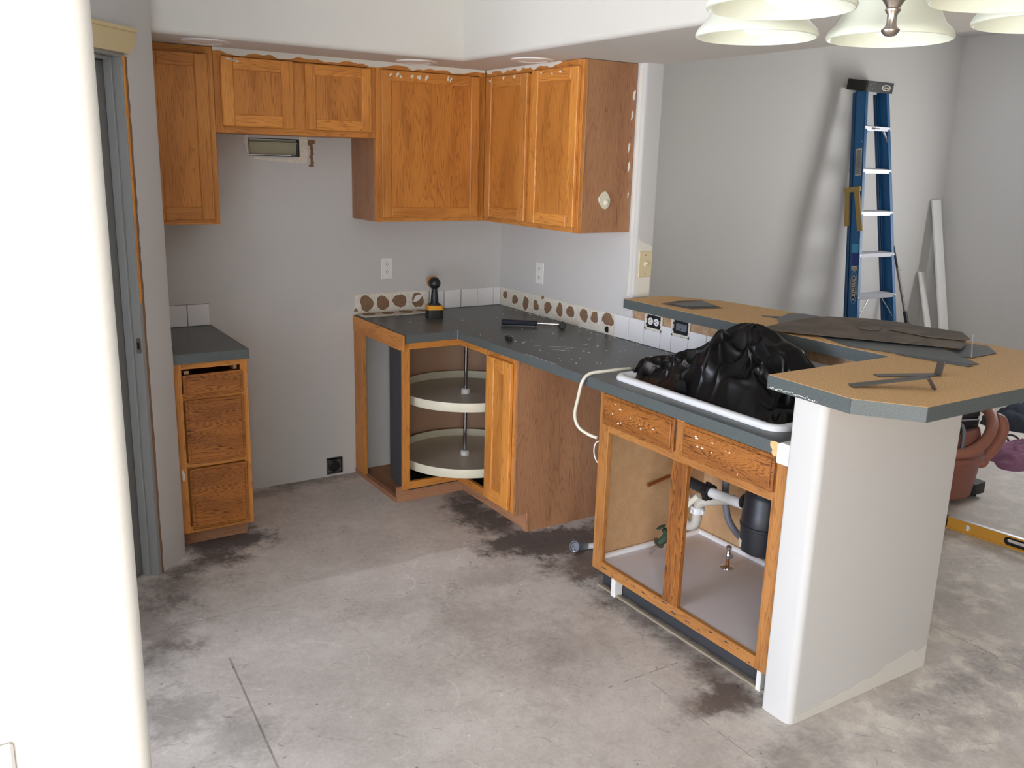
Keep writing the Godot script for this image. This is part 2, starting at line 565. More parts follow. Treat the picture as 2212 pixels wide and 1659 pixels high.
func make_materials() -> void:
	var f := FastNoiseLite.new()
	f.seed = 5; f.frequency = 0.045; f.fractal_octaves = 2
	var peel := NoiseTexture2D.new()
	peel.width = 512; peel.height = 512; peel.seamless = true; peel.noise = f
	var paint := func(c: Color, rough: float) -> StandardMaterial3D:
		var m := mat(c, rough)
		m.uv1_triplanar = true; m.uv1_world_triplanar = true
		m.uv1_scale = Vector3.ONE / (7.0 * S)
		return bumpy(m, peel, 0.022)
	M.wall = paint.call(rgb(208, 207, 205), 0.75)
	M.white_wall = paint.call(rgb(238, 238, 236), 0.7)
	M.soffit = paint.call(rgb(222, 219, 211), 0.8)
	M.primer = mat(rgb(232, 229, 218), 0.8)
	M.white_paint = mat(rgb(240, 240, 238), 0.6)
	M.jamb = mat(rgb(152, 153, 150), 0.5)
	M.door_grey = mat(rgb(120, 120, 118), 0.5)
	M.cream = mat(rgb(222, 208, 168), 0.45)
	M.trim_cream = mat(rgb(214, 196, 150), 0.5)
	M.plaster = trip(mat(Color.WHITE, 0.9), speckle(61, 256, 0.03, 0.12, rgb(238, 235, 224), rgb(228, 223, 209), rgb(196, 186, 166), 0.3), 9.0)
	M.paper = trip(mat(Color.WHITE, 0.95), speckle(62, 256, 0.05, 0.2, rgb(150, 120, 94), rgb(128, 100, 76), rgb(176, 148, 120), 0.4), 6.0)
	M.gyp = mat(rgb(238, 238, 236), 0.95)
	M.tan_paper = trip(mat(Color.WHITE, 0.9), speckle(63, 256, 0.02, 0.1, rgb(196, 166, 134), rgb(178, 146, 114), rgb(150, 122, 96), 0.35), 14.0)
	var o1 := oak(21, rgb(202, 132, 62), rgb(120, 62, 20), 7.0, 0.45, 0.36)
	var o2 := oak(31, rgb(192, 138, 74), rgb(76, 42, 18), 17.0, 0.95, 0.55)
	var o3 := oak(41, rgb(176, 128, 92), rgb(120, 78, 52), 9.0, 0.5, 0.45)
	M.oak = woodmat(o1, Color(1.05, 1.07, 1.07), 0.42)
	M.oak_panel = woodmat(o1, Color(1.03, 1.03, 1.0), 0.42)
	M.oak_gold = woodmat(o1, Color(1.14, 1.17, 1.15), 0.42)
	M.oak_worn = woodmat(o1, Color(0.92, 0.97, 1.1), 0.5)
	M.dusty = mat(rgb(158, 146, 128), 0.9)
	M.oak_grain = woodmat(o2, Color(0.9, 0.8, 0.7), 0.5)
	M.oak_drawer = woodmat(o2, Color(0.94, 0.82, 0.68), 0.45)
	M.veneer = woodmat(o3, Color.WHITE, 0.5)
	M.raw_board = woodmat(o3, Color(1.05, 1.05, 1.08), 0.8)
	M.ply = trip(mat(Color.WHITE, 0.55), speckle(66, 256, 0.02, 0.08, rgb(204, 168, 128), rgb(198, 161, 121), rgb(186, 150, 112), 0.25), 18.0)
	var lam := speckle(64, 512, 0.09, 0.22, rgb(86, 91, 92), rgb(76, 80, 81), rgb(110, 118, 120), 0.55)
	M.laminate = bumpy(trip(mat(Color.WHITE, 0.36), lam, 12.0), peel, 0.01)
	M.lam_edge = trip(mat(Color.WHITE, 0.4), speckle(68, 512, 0.09, 0.22, rgb(92, 99, 99), rgb(82, 89, 89), rgb(122, 130, 130), 0.6), 12.0)
	M.lam_dark = trip(mat(Color(0.86, 0.87, 0.88), 0.4), lam, 12.0)
	M.lam_back = trip(mat(Color.WHITE, 0.75), speckle(67, 256, 0.012, 0.1, rgb(124, 112, 100), rgb(106, 95, 84), rgb(140, 128, 116), 0.4), 20.0)
	M.particle = trip(mat(Color.WHITE, 0.75), speckle(65, 512, 0.05, 0.16, rgb(240, 200, 144), rgb(226, 182, 126), rgb(184, 140, 90), 0.5), 10.0)
	M.fibre = mat(rgb(186, 152, 128), 0.5)
	M.dark_fibre = mat(rgb(62, 64, 68), 0.6)
	M.almond = mat(rgb(226, 222, 200), 0.35)
	M.tray_floor = mat(rgb(206, 196, 178), 0.4)
	M.melamine = mat(rgb(214, 208, 210), 0.3)
	M.porcelain = mat(rgb(244, 246, 250), 0.15)
	M.chrome = mat(rgb(205, 207, 212), 0.14, 1.0)
	M.nickel = mat(rgb(186, 176, 168), 0.3, 1.0)
	M.alu = mat(rgb(196, 198, 204), 0.42, 0.7)
	M.step_alu = mat(rgb(176, 178, 184), 0.45, 0.55)
	M.hammer_steel = mat(rgb(58, 55, 52), 0.6, 0.2)
	M.steel = mat(rgb(150, 140, 128), 0.45, 0.9)
	M.duct = mat(rgb(186, 182, 158), 0.5, 0.3)
	M.black = mat(rgb(26, 26, 28), 0.45)
	M.void = mat(rgb(18, 17, 16), 0.95)
	M.abs = mat(rgb(34, 36, 42), 0.4)
	M.pvc = mat(rgb(226, 228, 232), 0.3)
	M.pvc_dirty = mat(rgb(196, 192, 184), 0.45)
	M.greyhose = mat(rgb(112, 116, 126), 0.5)
	M.copper = mat(rgb(176, 112, 72), 0.4, 0.8)
	M.verdigris = mat(rgb(58, 82, 62), 0.55, 0.3)
	M.white_plastic = mat(rgb(240, 240, 238), 0.35)
	M.cream_hose = mat(rgb(226, 222, 204), 0.35)
	M.blue = mat(rgb(30, 92, 142), 0.4)
	M.blue_dark = mat(rgb(26, 70, 112), 0.45)
	M.yellow = mat(rgb(236, 166, 32), 0.4)
	M.level_yellow = mat(rgb(212, 158, 62), 0.4)
	M.rubber = mat(rgb(30, 34, 48), 0.7)
	M.tan = mat(rgb(160, 136, 82), 0.8)
	M.grey_metal = mat(rgb(120, 118, 116), 0.4, 0.7)
	M.tile = mat(rgb(240, 240, 242), 0.14)
	M.grout = mat(rgb(150, 142, 126), 0.9)
	M.tile_back = mat(rgb(206, 200, 184), 0.9)
	M.plum = mat(rgb(128, 84, 110), 0.95)
	M.navy = mat(rgb(44, 50, 62), 0.95)
	M.vac_red = mat(rgb(144, 92, 80), 0.5)
	M.vac_hose = mat(rgb(160, 104, 86), 0.55)
	M.bag = mat(rgb(13, 13, 15), 0.3, 0.0, 0.4)
	M.label = mat(rgb(214, 206, 190), 0.6)
	M.glass = mat(Color(0.95, 0.98, 1.0, 0.08), 0.02)
	M.glass.transparency = BaseMaterial3D.TRANSPARENCY_ALPHA
	M.shade = mat(rgb(222, 226, 210), 0.3)
	M.shade.backlight_enabled = true
	M.shade.backlight = Color(0.42, 0.42, 0.38)
	M.bulb = mat(Color.WHITE, 0.4)
	M.bulb.emission_enabled = true
	M.bulb.emission = rgb(255, 250, 240)
	M.bulb.emission_energy_multiplier = 1.0
	M.floor = mat(Color.WHITE, 0.62)
	M.floor.albedo_texture = floor_texture()
	M.concrete = mat(rgb(190, 186, 180), 0.9)

# ---------------------------------------------------------------- scene
func area_light(called: String, at: Vector3, towards: Vector3, w: float, h: float, col: Color, energy: float) -> void:
	var l := AreaLight3D.new()
	l.name = called
	l.area_size = Vector2(w, h) * S
	l.light_color = col; l.light_energy = energy
	l.shadow_enabled = true
	add_child(l)
	l.look_at_from_position(at * S, (at + towards) * S, Vector3.UP)

func _ready() -> void:
	rng.seed = 20240
	# camera, solved from the photograph (36-inch cabinet grid)
	var cam := Camera3D.new()
	cam.name = "camera"
	add_child(cam)
	var yaw := deg_to_rad(32.7486)
	var pit := deg_to_rad(13.9977)
	var rol := deg_to_rad(1.5947)
	var fw := Vector3(sin(yaw) * cos(pit), -sin(pit), -cos(yaw) * cos(pit))
	var ri := Vector3(cos(yaw), 0, sin(yaw))
	var up := ri.cross(fw)
	cam.transform = Transform3D(Basis(ri * cos(rol) + up * sin(rol), up * cos(rol) - ri * sin(rol), -fw), V(-108.957, 67.575, 175.642) * S)
	cam.fov = 46.3537
	cam.near = 0.05
	cam.current = true
	# sky and exposure
	var we := WorldEnvironment.new()
	we.name = "world"
	var env := Environment.new()
	env.background_mode = Environment.BG_SKY
	var sm := ProceduralSkyMaterial.new()
	sm.sky_top_color = rgb(120, 160, 220); sm.sky_horizon_color = rgb(214, 226, 240)
	sm.ground_bottom_color = rgb(170, 165, 158); sm.ground_horizon_color = rgb(200, 200, 200)
	var sky := Sky.new()
	sky.sky_material = sm
	env.sky = sky
	env.background_energy_multiplier = 1.4
	env.tonemap_mode = Environment.TONE_MAPPER_LINEAR
	env.tonemap_exposure = 1.0
	env.sdfgi_enabled = true; env.ssao_enabled = true; env.ssil_enabled = true
	we.environment = env
	add_child(we)
	# daylight through the three glazed openings
	area_light("patio_daylight", V(-211, 42, 208), V(1, 0.02, -0.12), 66, 78, rgb(226, 236, 255), 2.6)
	area_light("hall_daylight", V(-211, 42, 109), V(1, 0.02, 0.0), 54, 78, rgb(228, 236, 252), 12.4)
	area_light("nook_daylight", V(-174, 44, 270), V(0.2, 0.05, -1), 70, 80, rgb(255, 249, 240), 13.8)
	area_light("living_daylight", V(164, 58, 62), V(-1, 0, -0.1), 34, 42, rgb(250, 250, 250), 3.0)
	# sun on the floor just inside the nook window, out of the picture
	var sun := DirectionalLight3D.new()
	sun.name = "sun"
	sun.light_color = rgb(255, 238, 210)
	sun.light_energy = 5.0
	sun.light_angular_distance = 0.5
	sun.shadow_enabled = true
	add_child(sun)
	sun.look_at_from_position(V(-175, 400, 620) * S, V(-175, 0, 245) * S, Vector3.UP)
	make_materials()
	build_shell()
	build_uppers()
	build_bases()
	build_counter()
	build_bar()
	build_sink_plumbing()
	build_wall_fittings()
	build_tools()
	build_living()
	build_chandelier()

# ---------------------------------------------------------------- setting
func build_shell() -> void:
	var g := geo()
	var q := func(x: float, z: float) -> Vector2: return Vector2((x + 112.0) / 300.0, (z + 5.0) / 140.0)
	var x0 := -220.0
	var x1 := 173.0
	var z0 := -5.0
	var z1 := 280.0
	g.tri(V(x0, 0, z0), V(x1, 0, z0), V(x1, 0, z1), Vector3.UP, Vector3.UP, Vector3.UP, q.call(x0, z0), q.call(x1, z0), q.call(x1, z1))
	g.tri(V(x0, 0, z0), V(x1, 0, z1), V(x0, 0, z1), Vector3.UP, Vector3.UP, Vector3.UP, q.call(x0, z0), q.call(x1, z1), q.call(x0, z1))
	g.box(V(x0, -4, z0), V(x1, -0.01, z1), 0.0)
	struct("floor", g, M.floor)
	# back wall with the cut-outs for the hood duct and the range receptacle
	g = geo()
	var hole := func(u: float, v: float) -> bool:
		if u > -57.0 and u < -47.0 and v > 67.1 and v < 70.4: return false
		if u > -43.0 and u < -39.3 and v > 0.4 and v < 4.2: return false
		return true
	g.cells(2, [-220, -57, -47, -43, -39.3, 173], [0, 0.4, 4.2, 67.1, 70.4, 108.5], hole, -5, 0)
	struct("wall_back", g, M.wall)
	# wall between kitchen and living room, with a rounded end
	g = geo()
	g.prism(P2([0, 0, 4.75, 0] + arc(Vector2(4.0, 46.25), 0.75, 0, 90) + arc(Vector2(0.75, 46.25), 0.75, 90, 180)), 1, 0, 108.5)
	struct("wall_right", g, M.wall)
	g = geo()
	g.prism(P2([0, 47.0, 2.6, 47.0, 2.6, 107.5, 0, 107.5]), 1, 0, 41.6)
	struct("wall_bar", g, M.wall)
	g = geo()
	g.prism(P2([2.6, 107.5] + arc(Vector2(2.2, 111.7), 0.4, 0, 90) + arc(Vector2(-24.6, 111.1), 1.0, 90, 180) + arc(Vector2(-25.2, 107.9), 0.4, 180, 270)), 1, 0, 41.6)
	var pw := struct("wall_peninsula", g, M.wall)
	# unpainted strip where the baseboard was pulled off
	g = geo()
	var pts := [-24.4, 0.0]
	for k in 25:
		pts += [-24.4 + 26.6 * k / 24.0, 0.9 + 2.2 * k / 24.0 + rng.randf_range(-0.18, 0.18) + (0.5 if k > 15 and k < 22 else 0.0)]
	pts += [2.2, 0.0]
	g.prism(P2(pts), 2, 112.1, 112.13)
	part("primer_strip", g, mat(rgb(220, 217, 210), 0.85), pw, "unpainted strip along the floor")
	g = geo()
	for k in 5: blob(g, V(-23.75 + rng.randf_range(-0.2, 0.4), 0.7, 107.5 + 0.0), V(1, 0, 0), V(0, 1, 0), 0.3, 0.5)
	g = geo()
	var zig := [107.0, 3.0]
	for k in 14: zig += [107.6 + rng.randf_range(-0.12, 0.35), 3.0 + k * 2.3]
	zig += [107.0, 33.0]
	g.prism(P2(zig), 0, -24.35, -24.02)
	part("filler_strip", g, M.white_paint, pw, "painted caulk seam beside the sink base")
	# diagonal pantry wall with a door
	var d := Vector2(-0.7071, 0.7071)
	var nn := Vector2(0.7071, 0.7071)
	var c0 := Vector2(-78.4, 26.0)
	var at := func(s: float, o: float) -> Vector2: return c0 + d * s + nn * o
	var flat := func(a: Array) -> PackedVector2Array: return PackedVector2Array(a)
	g = geo()
	g.prism(flat.call([Vector2(-78.4, 0), Vector2(-78.4, 25.5), Vector2(-78.47, 25.85), Vector2(-78.75, 26.35), at.call(7.2, 0), at.call(7.2, -4.75), Vector2(-83.1, 24.0), Vector2(-83.1, 0)]), 1, 0, 108.5)
	g.prism(flat.call([at.call(7.2, 0), at.call(38, 0), at.call(38, -4.75), at.call(7.2, -4.75)]), 1, 81.6, 108.5)
	g.prism(flat.call([at.call(38, 0), at.call(56, 0), Vector2(-215, 65.6), Vector2(-215, 60.8), at.call(57, -4.75), at.call(38, -4.75)]), 1, 0, 108.5)
	struct("wall_pantry", g, M.wall)
	# ragged drywall edge beside the jamb
	g = geo()
	var dz := Transform3D(Basis(V(d.x, 0, d.y), Vector3.UP, V(nn.x, 0, nn.y)), V(c0.x, 0, c0.y))
	g.xf = dz
	var rag := []
	for k in 60: rag += [6.6 + rng.randf_range(-0.12, 0.16), k * 80.5 / 59.0]
	rag += [7.3, 80.5, 7.3, 0.0]
	g.prism(P2(rag), 2, 0.0, 0.04)
	struct("trim_2", g, M.paper)
	var door := thing("door_1", "", "", V(c0.x, 0, c0.y))
	for k in ["label", "category"]: door.remove_meta(k)
	door.set_meta("kind", "structure")
	g = geo(); g.xf = dz
	g.box(V(7.2, 0, -4.9), V(8.0, 81.2, 0.1), 0.04)
	g.box(V(37.2, 0, -4.9), V(38.0, 81.2, 0.1), 0.04)
	g.box(V(8.0, 80.4, -4.9), V(37.2, 81.6, 0.1), 0.04)
	part("jamb", g, M.jamb, door)
	g = geo(); g.xf = dz
	g.box(V(8.0, 0, -2.6), V(8.5, 80.4, -1.3), 0.08)
	g.box(V(36.7, 0, -2.6), V(37.2, 80.4, -1.3), 0.08)
	g.box(V(8.5, 79.9, -2.6), V(36.7, 80.4, -1.3), 0.08)
	part("door_stop", g, M.jamb, door)
	g = geo(); g.xf = dz
	g.box(V(8.1, 0.4, -4.2), V(37.1, 79.8, -2.65), 0.05)
	var slab := part("door_slab", g, M.door_grey, door)
	for r in [[6.0, 36.0], [42.0, 74.0]]:
		for s in [0.0, 13.2]:
			g = geo(); g.xf = dz
			g.box(V(11.5 + s, r[0], -2.7), V(22.5 + s, r[1], -2.5), 0.09)
			part("panel", g, M.door_grey, slab)
	g = geo(); g.xf = dz
	g.box(V(7.98, 37.2, -0.9), V(8.04, 39.6, -0.1), 0.0)
	part("strike_plate", g, M.nickel, door)
	g = geo(); g.xf = dz
	g.box(V(8.02, 37.9, -0.75), V(8.06, 38.9, -0.35), 0.0)
	part("strike_hole", g, M.void, door)
	# unpainted head casing with a flared end
	g = geo(); g.xf = dz
	g.prism(P2([6.6, 80.9, 6.1, 81.6, 5.6, 82.2, 5.2, 83.2, 5.0, 84.0, 5.0, 84.5, 40.0, 84.5, 40.0, 80.9]), 2, 0.0, 0.75)
	g.box(V(5.0, 83.9, 0.0), V(40.0, 84.5, 1.0), 0.1)
	struct("trim_1", g, M.trim_cream)
	# raw wood rim of the jamb
	g = geo(); g.xf = dz
	g.box(V(7.3, 45.0, 0.05), V(7.75, 80.6, 0.2), 0.04)
	struct("trim_3", g, M.oak_gold)
	# wall end close to the camera
	g = geo()
	g.prism(P2([-215, 140.2] + arc(Vector2(-105.15, 141.1), 0.9, 270, 360) + arc(Vector2(-105.15, 144.1), 0.9, 0, 90) + [-215, 145]), 1, 0, 108.5)
	struct("wall_entry", g, M.white_wall)
	# outer walls with glazed openings
	g = geo()
	g.cells(0, [-5, 80, 138, 172, 244, 280], [0, 82, 108.5], func(u, v): return not (((u > 172 and u < 244) or (u > 80 and u < 138)) and v < 82), -220, -215)
	struct("wall_left", g, M.wall)
	g = geo()
	g.cells(2, [-220, -211, -135, 173], [0, 3, 86, 108.5], func(u, v): return not (u > -211 and u < -135 and v > 3 and v < 86), 275, 280)
	struct("wall_front", g, M.wall)
	g = geo()
	g.cells(0, [-5, 42, 82, 280], [0, 34, 82, 108.5], func(u, v): return not (u > 42 and u < 82 and v > 34 and v < 82), 168, 173)
	struct("wall_living", g, M.wall)
	glazing("door_3", 0, -217.5, 80, 0, 138, 82)
	glazing("door_2", 0, -217.5, 172, 0, 244, 82)
	glazing("window_1", 2, 277.5, -211, 3, -135, 86)
	glazing("window_2", 0, 170.5, 42, 34, 82, 82)
	g = bx(V(-220, 108.5, -5), V(173, 113, 280), 0.0)
	struct("ceiling", g, M.wall)
	# dropped soffit, lower edge rounded
	g = geo()
	var ring := func(o: float) -> Array:
		return [V(-90, 0, 0.0), V(-90, 0, 24.4 - o), V(-24.4 - o, 0, 24.4 - o), V(-24.4 - o, 0, 150 - o), V(4.75 - o, 0, 150 - o), V(4.75 - o, 0, 0)]
	var ins := func(o: float) -> Array:
		return [V(-90, 0, 0.0), V(-90, 0, 24.4 - o), V(-24.4 + o, 0, 24.4 - o), V(-24.4 + o, 0, 150 - o), V(4.75 - o, 0, 150 - o), V(4.75 - o, 0, 0)]
	var rr := 0.9
	var rows := []
	for k in 6:
		var a := PI / 2 * k / 5.0
		rows.append([ins.call(rr * (1 - sin(a))), 84.9 + rr * (1 - cos(a)), a])
	rows.append([ins.call(0.0), 108.5, PI / 2])
	for k in rows.size() - 1:
		for i in 6:
			var j := (i + 1) % 6
			var A: Vector3 = rows[k][0][i]
			var B: Vector3 = rows[k][0][j]
			var C: Vector3 = rows[k + 1][0][j]
			var D: Vector3 = rows[k + 1][0][i]
			var e := (ins.call(0.0)[j] - ins.call(0.0)[i]) as Vector3
			var out := V(-e.z, 0, e.x).normalized()
			A.y = rows[k][1]; B.y = A.y; C.y = rows[k + 1][1]; D.y = C.y
			var n0 := (out * sin(rows[k][2]) - Vector3.UP * cos(rows[k][2])).normalized()
			var n1 := (out * sin(rows[k + 1][2]) - Vector3.UP * cos(rows[k + 1][2])).normalized()
			g.tri(A, B, C, n0, n0, n1); g.tri(A, C, D, n0, n1, n1)
	var cap := PackedVector2Array()
	for p in ins.call(rr): cap.append(Vector2(p.x, p.z))
	var ix := Geometry2D.triangulate_polygon(cap)
	for k in range(0, ix.size(), 3):
		g.face([V(cap[ix[k]].x, 84.9, cap[ix[k]].y), V(cap[ix[k + 1]].x, 84.9, cap[ix[k + 1]].y), V(cap[ix[k + 2]].x, 84.9, cap[ix[k + 2]].y)], Vector3.DOWN)
	struct("soffit", g, M.soffit)
	g = bx(V(-700, -5.2, -400), V(700, -4.2, 700), 0.0)
	struct("ground", g, M.concrete)
	# bare strips left on the wall end beside the cabinets and round the switch
	g = geo()
	var w := [45.3, 43.3]
	for k in 18: w += [45.55 + rng.randf_range(-0.12, 0.12), 43.6 + k * 2.4]
	w += [46.3, 84.9, 46.3, 43.3]
	g.prism(P2(w), 0, -0.02, 0.0)
	struct("trim_4", g, M.primer)
	g = geo()
	var w2 := [0.75, 43.3, 4.0, 43.3, 4.0, 52.6, 3.5, 53.0, 2.2, 53.3, 1.2, 53.7, 0.75, 54.4]
	g.prism(P2(w2), 2, 47.0, 47.03)
	struct("trim_5", g, M.primer)

func glazing(called: String, axis: int, w: float, u0: float, v0: float, u1: float, v1: float) -> void:
	var g := geo()
	var E := func(u: float, v: float, d: float) -> Vector3: return g.emb(axis, Vector2(u, v), w + d)
	var bar := func(a: Vector3, b: Vector3) -> void: g.box(a.min(b), a.max(b), 0.15)
	var um := (u0 + u1) / 2
	for r in [[u0, v0, u0 + 2.2, v1], [u1 - 2.2, v0, u1, v1], [u0, v0, u1, v0 + 2.2], [u0, v1 - 2.2, u1, v1], [um - 1.5, v0, um + 1.5, v1]]:
		bar.call(E.call(r[0], r[1], -1.5), E.call(r[2], r[3], 1.5))
	var f := struct(called, g, M.white_plastic)
	for s in [[u0 + 2.2, um - 1.5], [um + 1.5, u1 - 2.2]]:
		g = geo()
		var a: Vector3 = g.emb(axis, Vector2(s[0], v0 + 2.2), w - 0.1)
		var b: Vector3 = g.emb(axis, Vector2(s[1], v1 - 2.2), w + 0.1)
		g.box(a.min(b), a.max(b), 0.0)
		part("pane", g, M.glass, f)

# ---------------------------------------------------------------- cabinets
# frame-and-panel door in the plane across `axis` (2: faces +z, 0: faces -x); u runs along the wall
func cab_door(parent: Node3D, axis: int, f: float, u0: float, v0: float, u1: float, v1: float, sw := 2.2, grainy: Material = null, called := "door", panel: Material = null) -> MeshInstance3D:
	var s := 1.0 if axis == 2 else -1.0
	var rails: Material = grainy if grainy else M.oak
	var mk := func(a: float, b: float, c: float, d: float, n0: float, n1: float, bev: float, gr: int) -> Geo:
		var g := geo()
		var A := g.emb(axis, Vector2(a, b), f + s * n0)
		var B := g.emb(axis, Vector2(c, d), f + s * n1)
		g.box(A.min(B), A.max(B), bev, gr)
		return g
	var hg := 2 if axis == 0 else 0
	var door := part(called, mk.call(u0 + sw - 0.3, v0 + sw - 0.3, u1 - sw + 0.3, v1 - sw + 0.3, 0.1, 0.5, 0.02, 1), panel if panel else M.oak_panel, parent)
	part("stile", mk.call(u0, v0, u0 + sw, v1, 0.0, 0.75, 0.13, 1), rails, door)
	part("stile", mk.call(u1 - sw, v0, u1, v1, 0.0, 0.75, 0.13, 1), rails, door)
	part("rail", mk.call(u0 + sw, v0, u1 - sw, v0 + sw, 0.0, 0.74, 0.13, hg), rails, door)
	part("rail", mk.call(u0 + sw, v1 - sw, u1 - sw, v1, 0.0, 0.74, 0.13, hg), rails, door)
	return door

func build_uppers() -> void:
	var t: Node3D
	var tops := 84.82
	# narrow cabinet next to the pantry wall
	t = thing("upper_cabinet", "narrow tall oak wall cabinet beside the pantry corner, its left edge hidden", "cabinet", V(-72.2, 55.2, 6))
	part("body", bx(V(-78.3, 55.2, 0.05), V(-66.05, tops, 11.2)), M.oak, t)
	frame(t, 2, 11.2, -78.3, 55.2, -66.05, tops, 1.6, 1.5, 1.2)
	cab_door(t, 2, 12.0, -77.6, 56.0, -67.1, 83.6)
	# short cabinet over the range opening
	t = thing("upper_cabinet", "short two-door oak wall cabinet above the empty range opening", "cabinet", V(-51, 70.9, 6))
	part("body", bx(V(-66.0, 70.9, 0.05), V(-36.15, tops, 11.2)), M.oak, t)
	frame(t, 2, 11.2, -66.0, 70.9, -36.15, tops, 1.6, 1.4, 1.2)
	part("mullion", bx(V(-52.4, 72.2, 11.2), V(-49.6, 83.4, 12.0)), M.oak, t)
	cab_door(t, 2, 12.0, -64.9, 72.0, -52.2, 83.5, 2.1, M.oak_gold)
	cab_door(t, 2, 12.0, -49.95, 72.0, -37.2, 83.4, 1.9, M.oak_gold)
	var g := geo()
	for k in 4: blob(g, V(-63.6 + k * 0.5, 83.1 - k * 0.1, 12.76), V(1, 0, 0), V(0, 1, 0), 0.4, 0.16)
	part("paint_chips", g, M.primer, t).set_meta("kind", "stuff")
	# wide corner cabinet
	t = thing("upper_cabinet", "oak wall cabinet with one wide door in the kitchen corner, white chips along its top", "cabinet", V(-18, 55.2, 6))
	part("body", bx(V(-36.05, 55.2, 0.05), V(-0.05, tops, 11.2)), M.oak, t)
	part("side_panel", bx(V(-36.15, 55.2, 0.05), V(-36.0, tops, 11.2), 0.02), M.veneer, t, "plain brown side panel")
	frame(t, 2, 11.2, -36.1, 55.2, -12.0, tops, 1.5, 1.4, 1.2)
	cab_door(t, 2, 12.0, -35.1, 56.0, -13.7, 83.5, 2.0)
	g = geo()
	for c in [[-33.3, 82.6], [-31.9, 82.7], [-31.2, 82.4], [-28.8, 82.6], [-27.3, 82.5], [-25.7, 82.6], [-21.0, 82.7], [-20.4, 82.6]]:
		blob(g, V(c[0], c[1], 12.75), V(1, 0, 0), V(0.3, 1, 0).normalized(), rng.randf_range(0.18, 0.45), rng.randf_range(0.25, 0.5), 0.4)
	part("paint_chips", g, M.primer, t, "white paint chips").set_meta("kind", "stuff")
	# two-door cabinet on the right wall
	t = thing("upper_cabinet", "two-door oak wall cabinet on the right wall with its plain end panel exposed", "cabinet", V(-6, 55.2, 28.6))
	part("body", bx(V(-11.2, 55.2, 12.05), V(-0.05, tops, 44.6)), M.oak, t)
	frame(t, 0, -11.2, 12.1, 55.2, 45.0, tops, 1.5, 1.4, 1.2)
	part("mullion", bx(V(-12.0, 56.6, 27.5), V(-11.2, 83.3, 30.3)), M.oak, t)
	cab_door(t, 0, -12.0, 13.2, 56.1, 28.3, 83.5, 2.2, M.oak)
	cab_door(t, 0, -12.0, 29.7, 56.1, 44.3, 83.7, 2.2, M.oak_gold)
	part("end_panel", bx(V(-11.25, 55.2, 44.6), V(-0.1, tops, 45.05), 0.03), M.veneer, t, "plain veneer end panel")
	g = geo()
	for c in [[15.0, 82.7], [20.0, 83.0], [24.0, 83.0], [33.0, 83.1], [36.5, 82.8], [39.0, 83.0]]:
		blob(g, V(-12.77, c[1], c[0]), V(0, 0, 1), V(0, 1, 0), rng.randf_range(0.2, 0.5), rng.randf_range(0.12, 0.3), 0.4, 12, 0.03)
	for c in [[-0.9, 76.0], [-1.2, 70.5], [-1.0, 67.0], [-0.8, 62.0], [-0.7, 79.5]]:
		blob(g, V(c[0], c[1], 45.06), V(1, 0, 0), V(0.2, 1, 0).normalized(), rng.randf_range(0.12, 0.3), rng.randf_range(0.4, 1.0), 0.4)
	part("paint_chips", g, M.primer, t, "white paint chips").set_meta("kind", "stuff")
	# adhesive hook on that end panel
	t = thing("adhesive_hook", "cream diamond-shaped adhesive hook stuck on the upper cabinet end panel", "hook", V(-6.4, 61, 45.1))
	g = geo()
	g.prism(P2([-7.66, 61.1, -7.6, 61.5, -6.75, 62.5, -6.35, 62.65, -5.95, 62.4, -5.25, 61.4, -5.15, 60.8, -5.3, 60.2, -5.7, 59.65, -6.2, 59.45, -6.7, 59.6, -7.5, 60.7]), 2, 45.06, 45.4, true, true, 1, 70)
	part("plate", g, M.almond, t)
	g = geo()
	g.lathe([Vector2(0.55, 0), Vector2(0.5, 0.35), Vector2(0.25, 0.5), Vector2(0, 0.55)], V(-6.1, 60.6, 45.4), Vector3.BACK, 16)
	part("knob", g, M.almond, t)
	# ragged paint and caulk line between soffit and cabinets
	g = geo()
	var e := [-66.0, 84.92]
	for k in 44:
		e += [-66.0 + 53.8 * k / 43.0, 84.35 - (0.5 if k % 7 in [2, 3, 4] else 0.1) + rng.randf_range(-0.15, 0.2)]
	e += [-12.2, 84.92]
	g.prism(P2(e), 2, 12.0, 12.05)
	e = [12.2, 84.92]
	for k in 30:
		e += [12.2 + 26.0 * k / 29.0, 84.5 - (0.45 if k % 6 in [1, 2] else 0.0) + rng.randf_range(-0.15, 0.15)]
	e += [38.2, 84.92]
	g.prism(P2(e), 0, -12.05, -12.0)
	struct("trim_6", g, M.primer)

# face frame: two stiles and two rails
func frame(t: Node3D, axis: int, f: float, u0: float, v0: float, u1: float, v1: float, sw: float, rb: float, rt: float, m: Material = null) -> void:
	var s := 1.0 if axis == 2 else -1.0
	var mm: Material = m if m else M.oak
	var mk := func(a: float, b: float, c: float, d: float, gr: int) -> Geo:
		var g := geo()
		var A := g.emb(axis, Vector2(a, b), f)
		var B := g.emb(axis, Vector2(c, d), f + s * 0.8)
		g.box(A.min(B), A.max(B), 0.05, gr)
		return g
	var hg := 2 if axis == 0 else 0
	part("face_stile", mk.call(u0, v0, u0 + sw, v1, 1), mm, t)
	part("face_stile", mk.call(u1 - sw, v0, u1, v1, 1), mm, t)
	part("face_rail", mk.call(u0 + sw, v0, u1 - sw, v0 + rb, hg), mm, t)
	part("face_rail", mk.call(u0 + sw, v1 - rt, u1 - sw, v1, hg), mm, t)

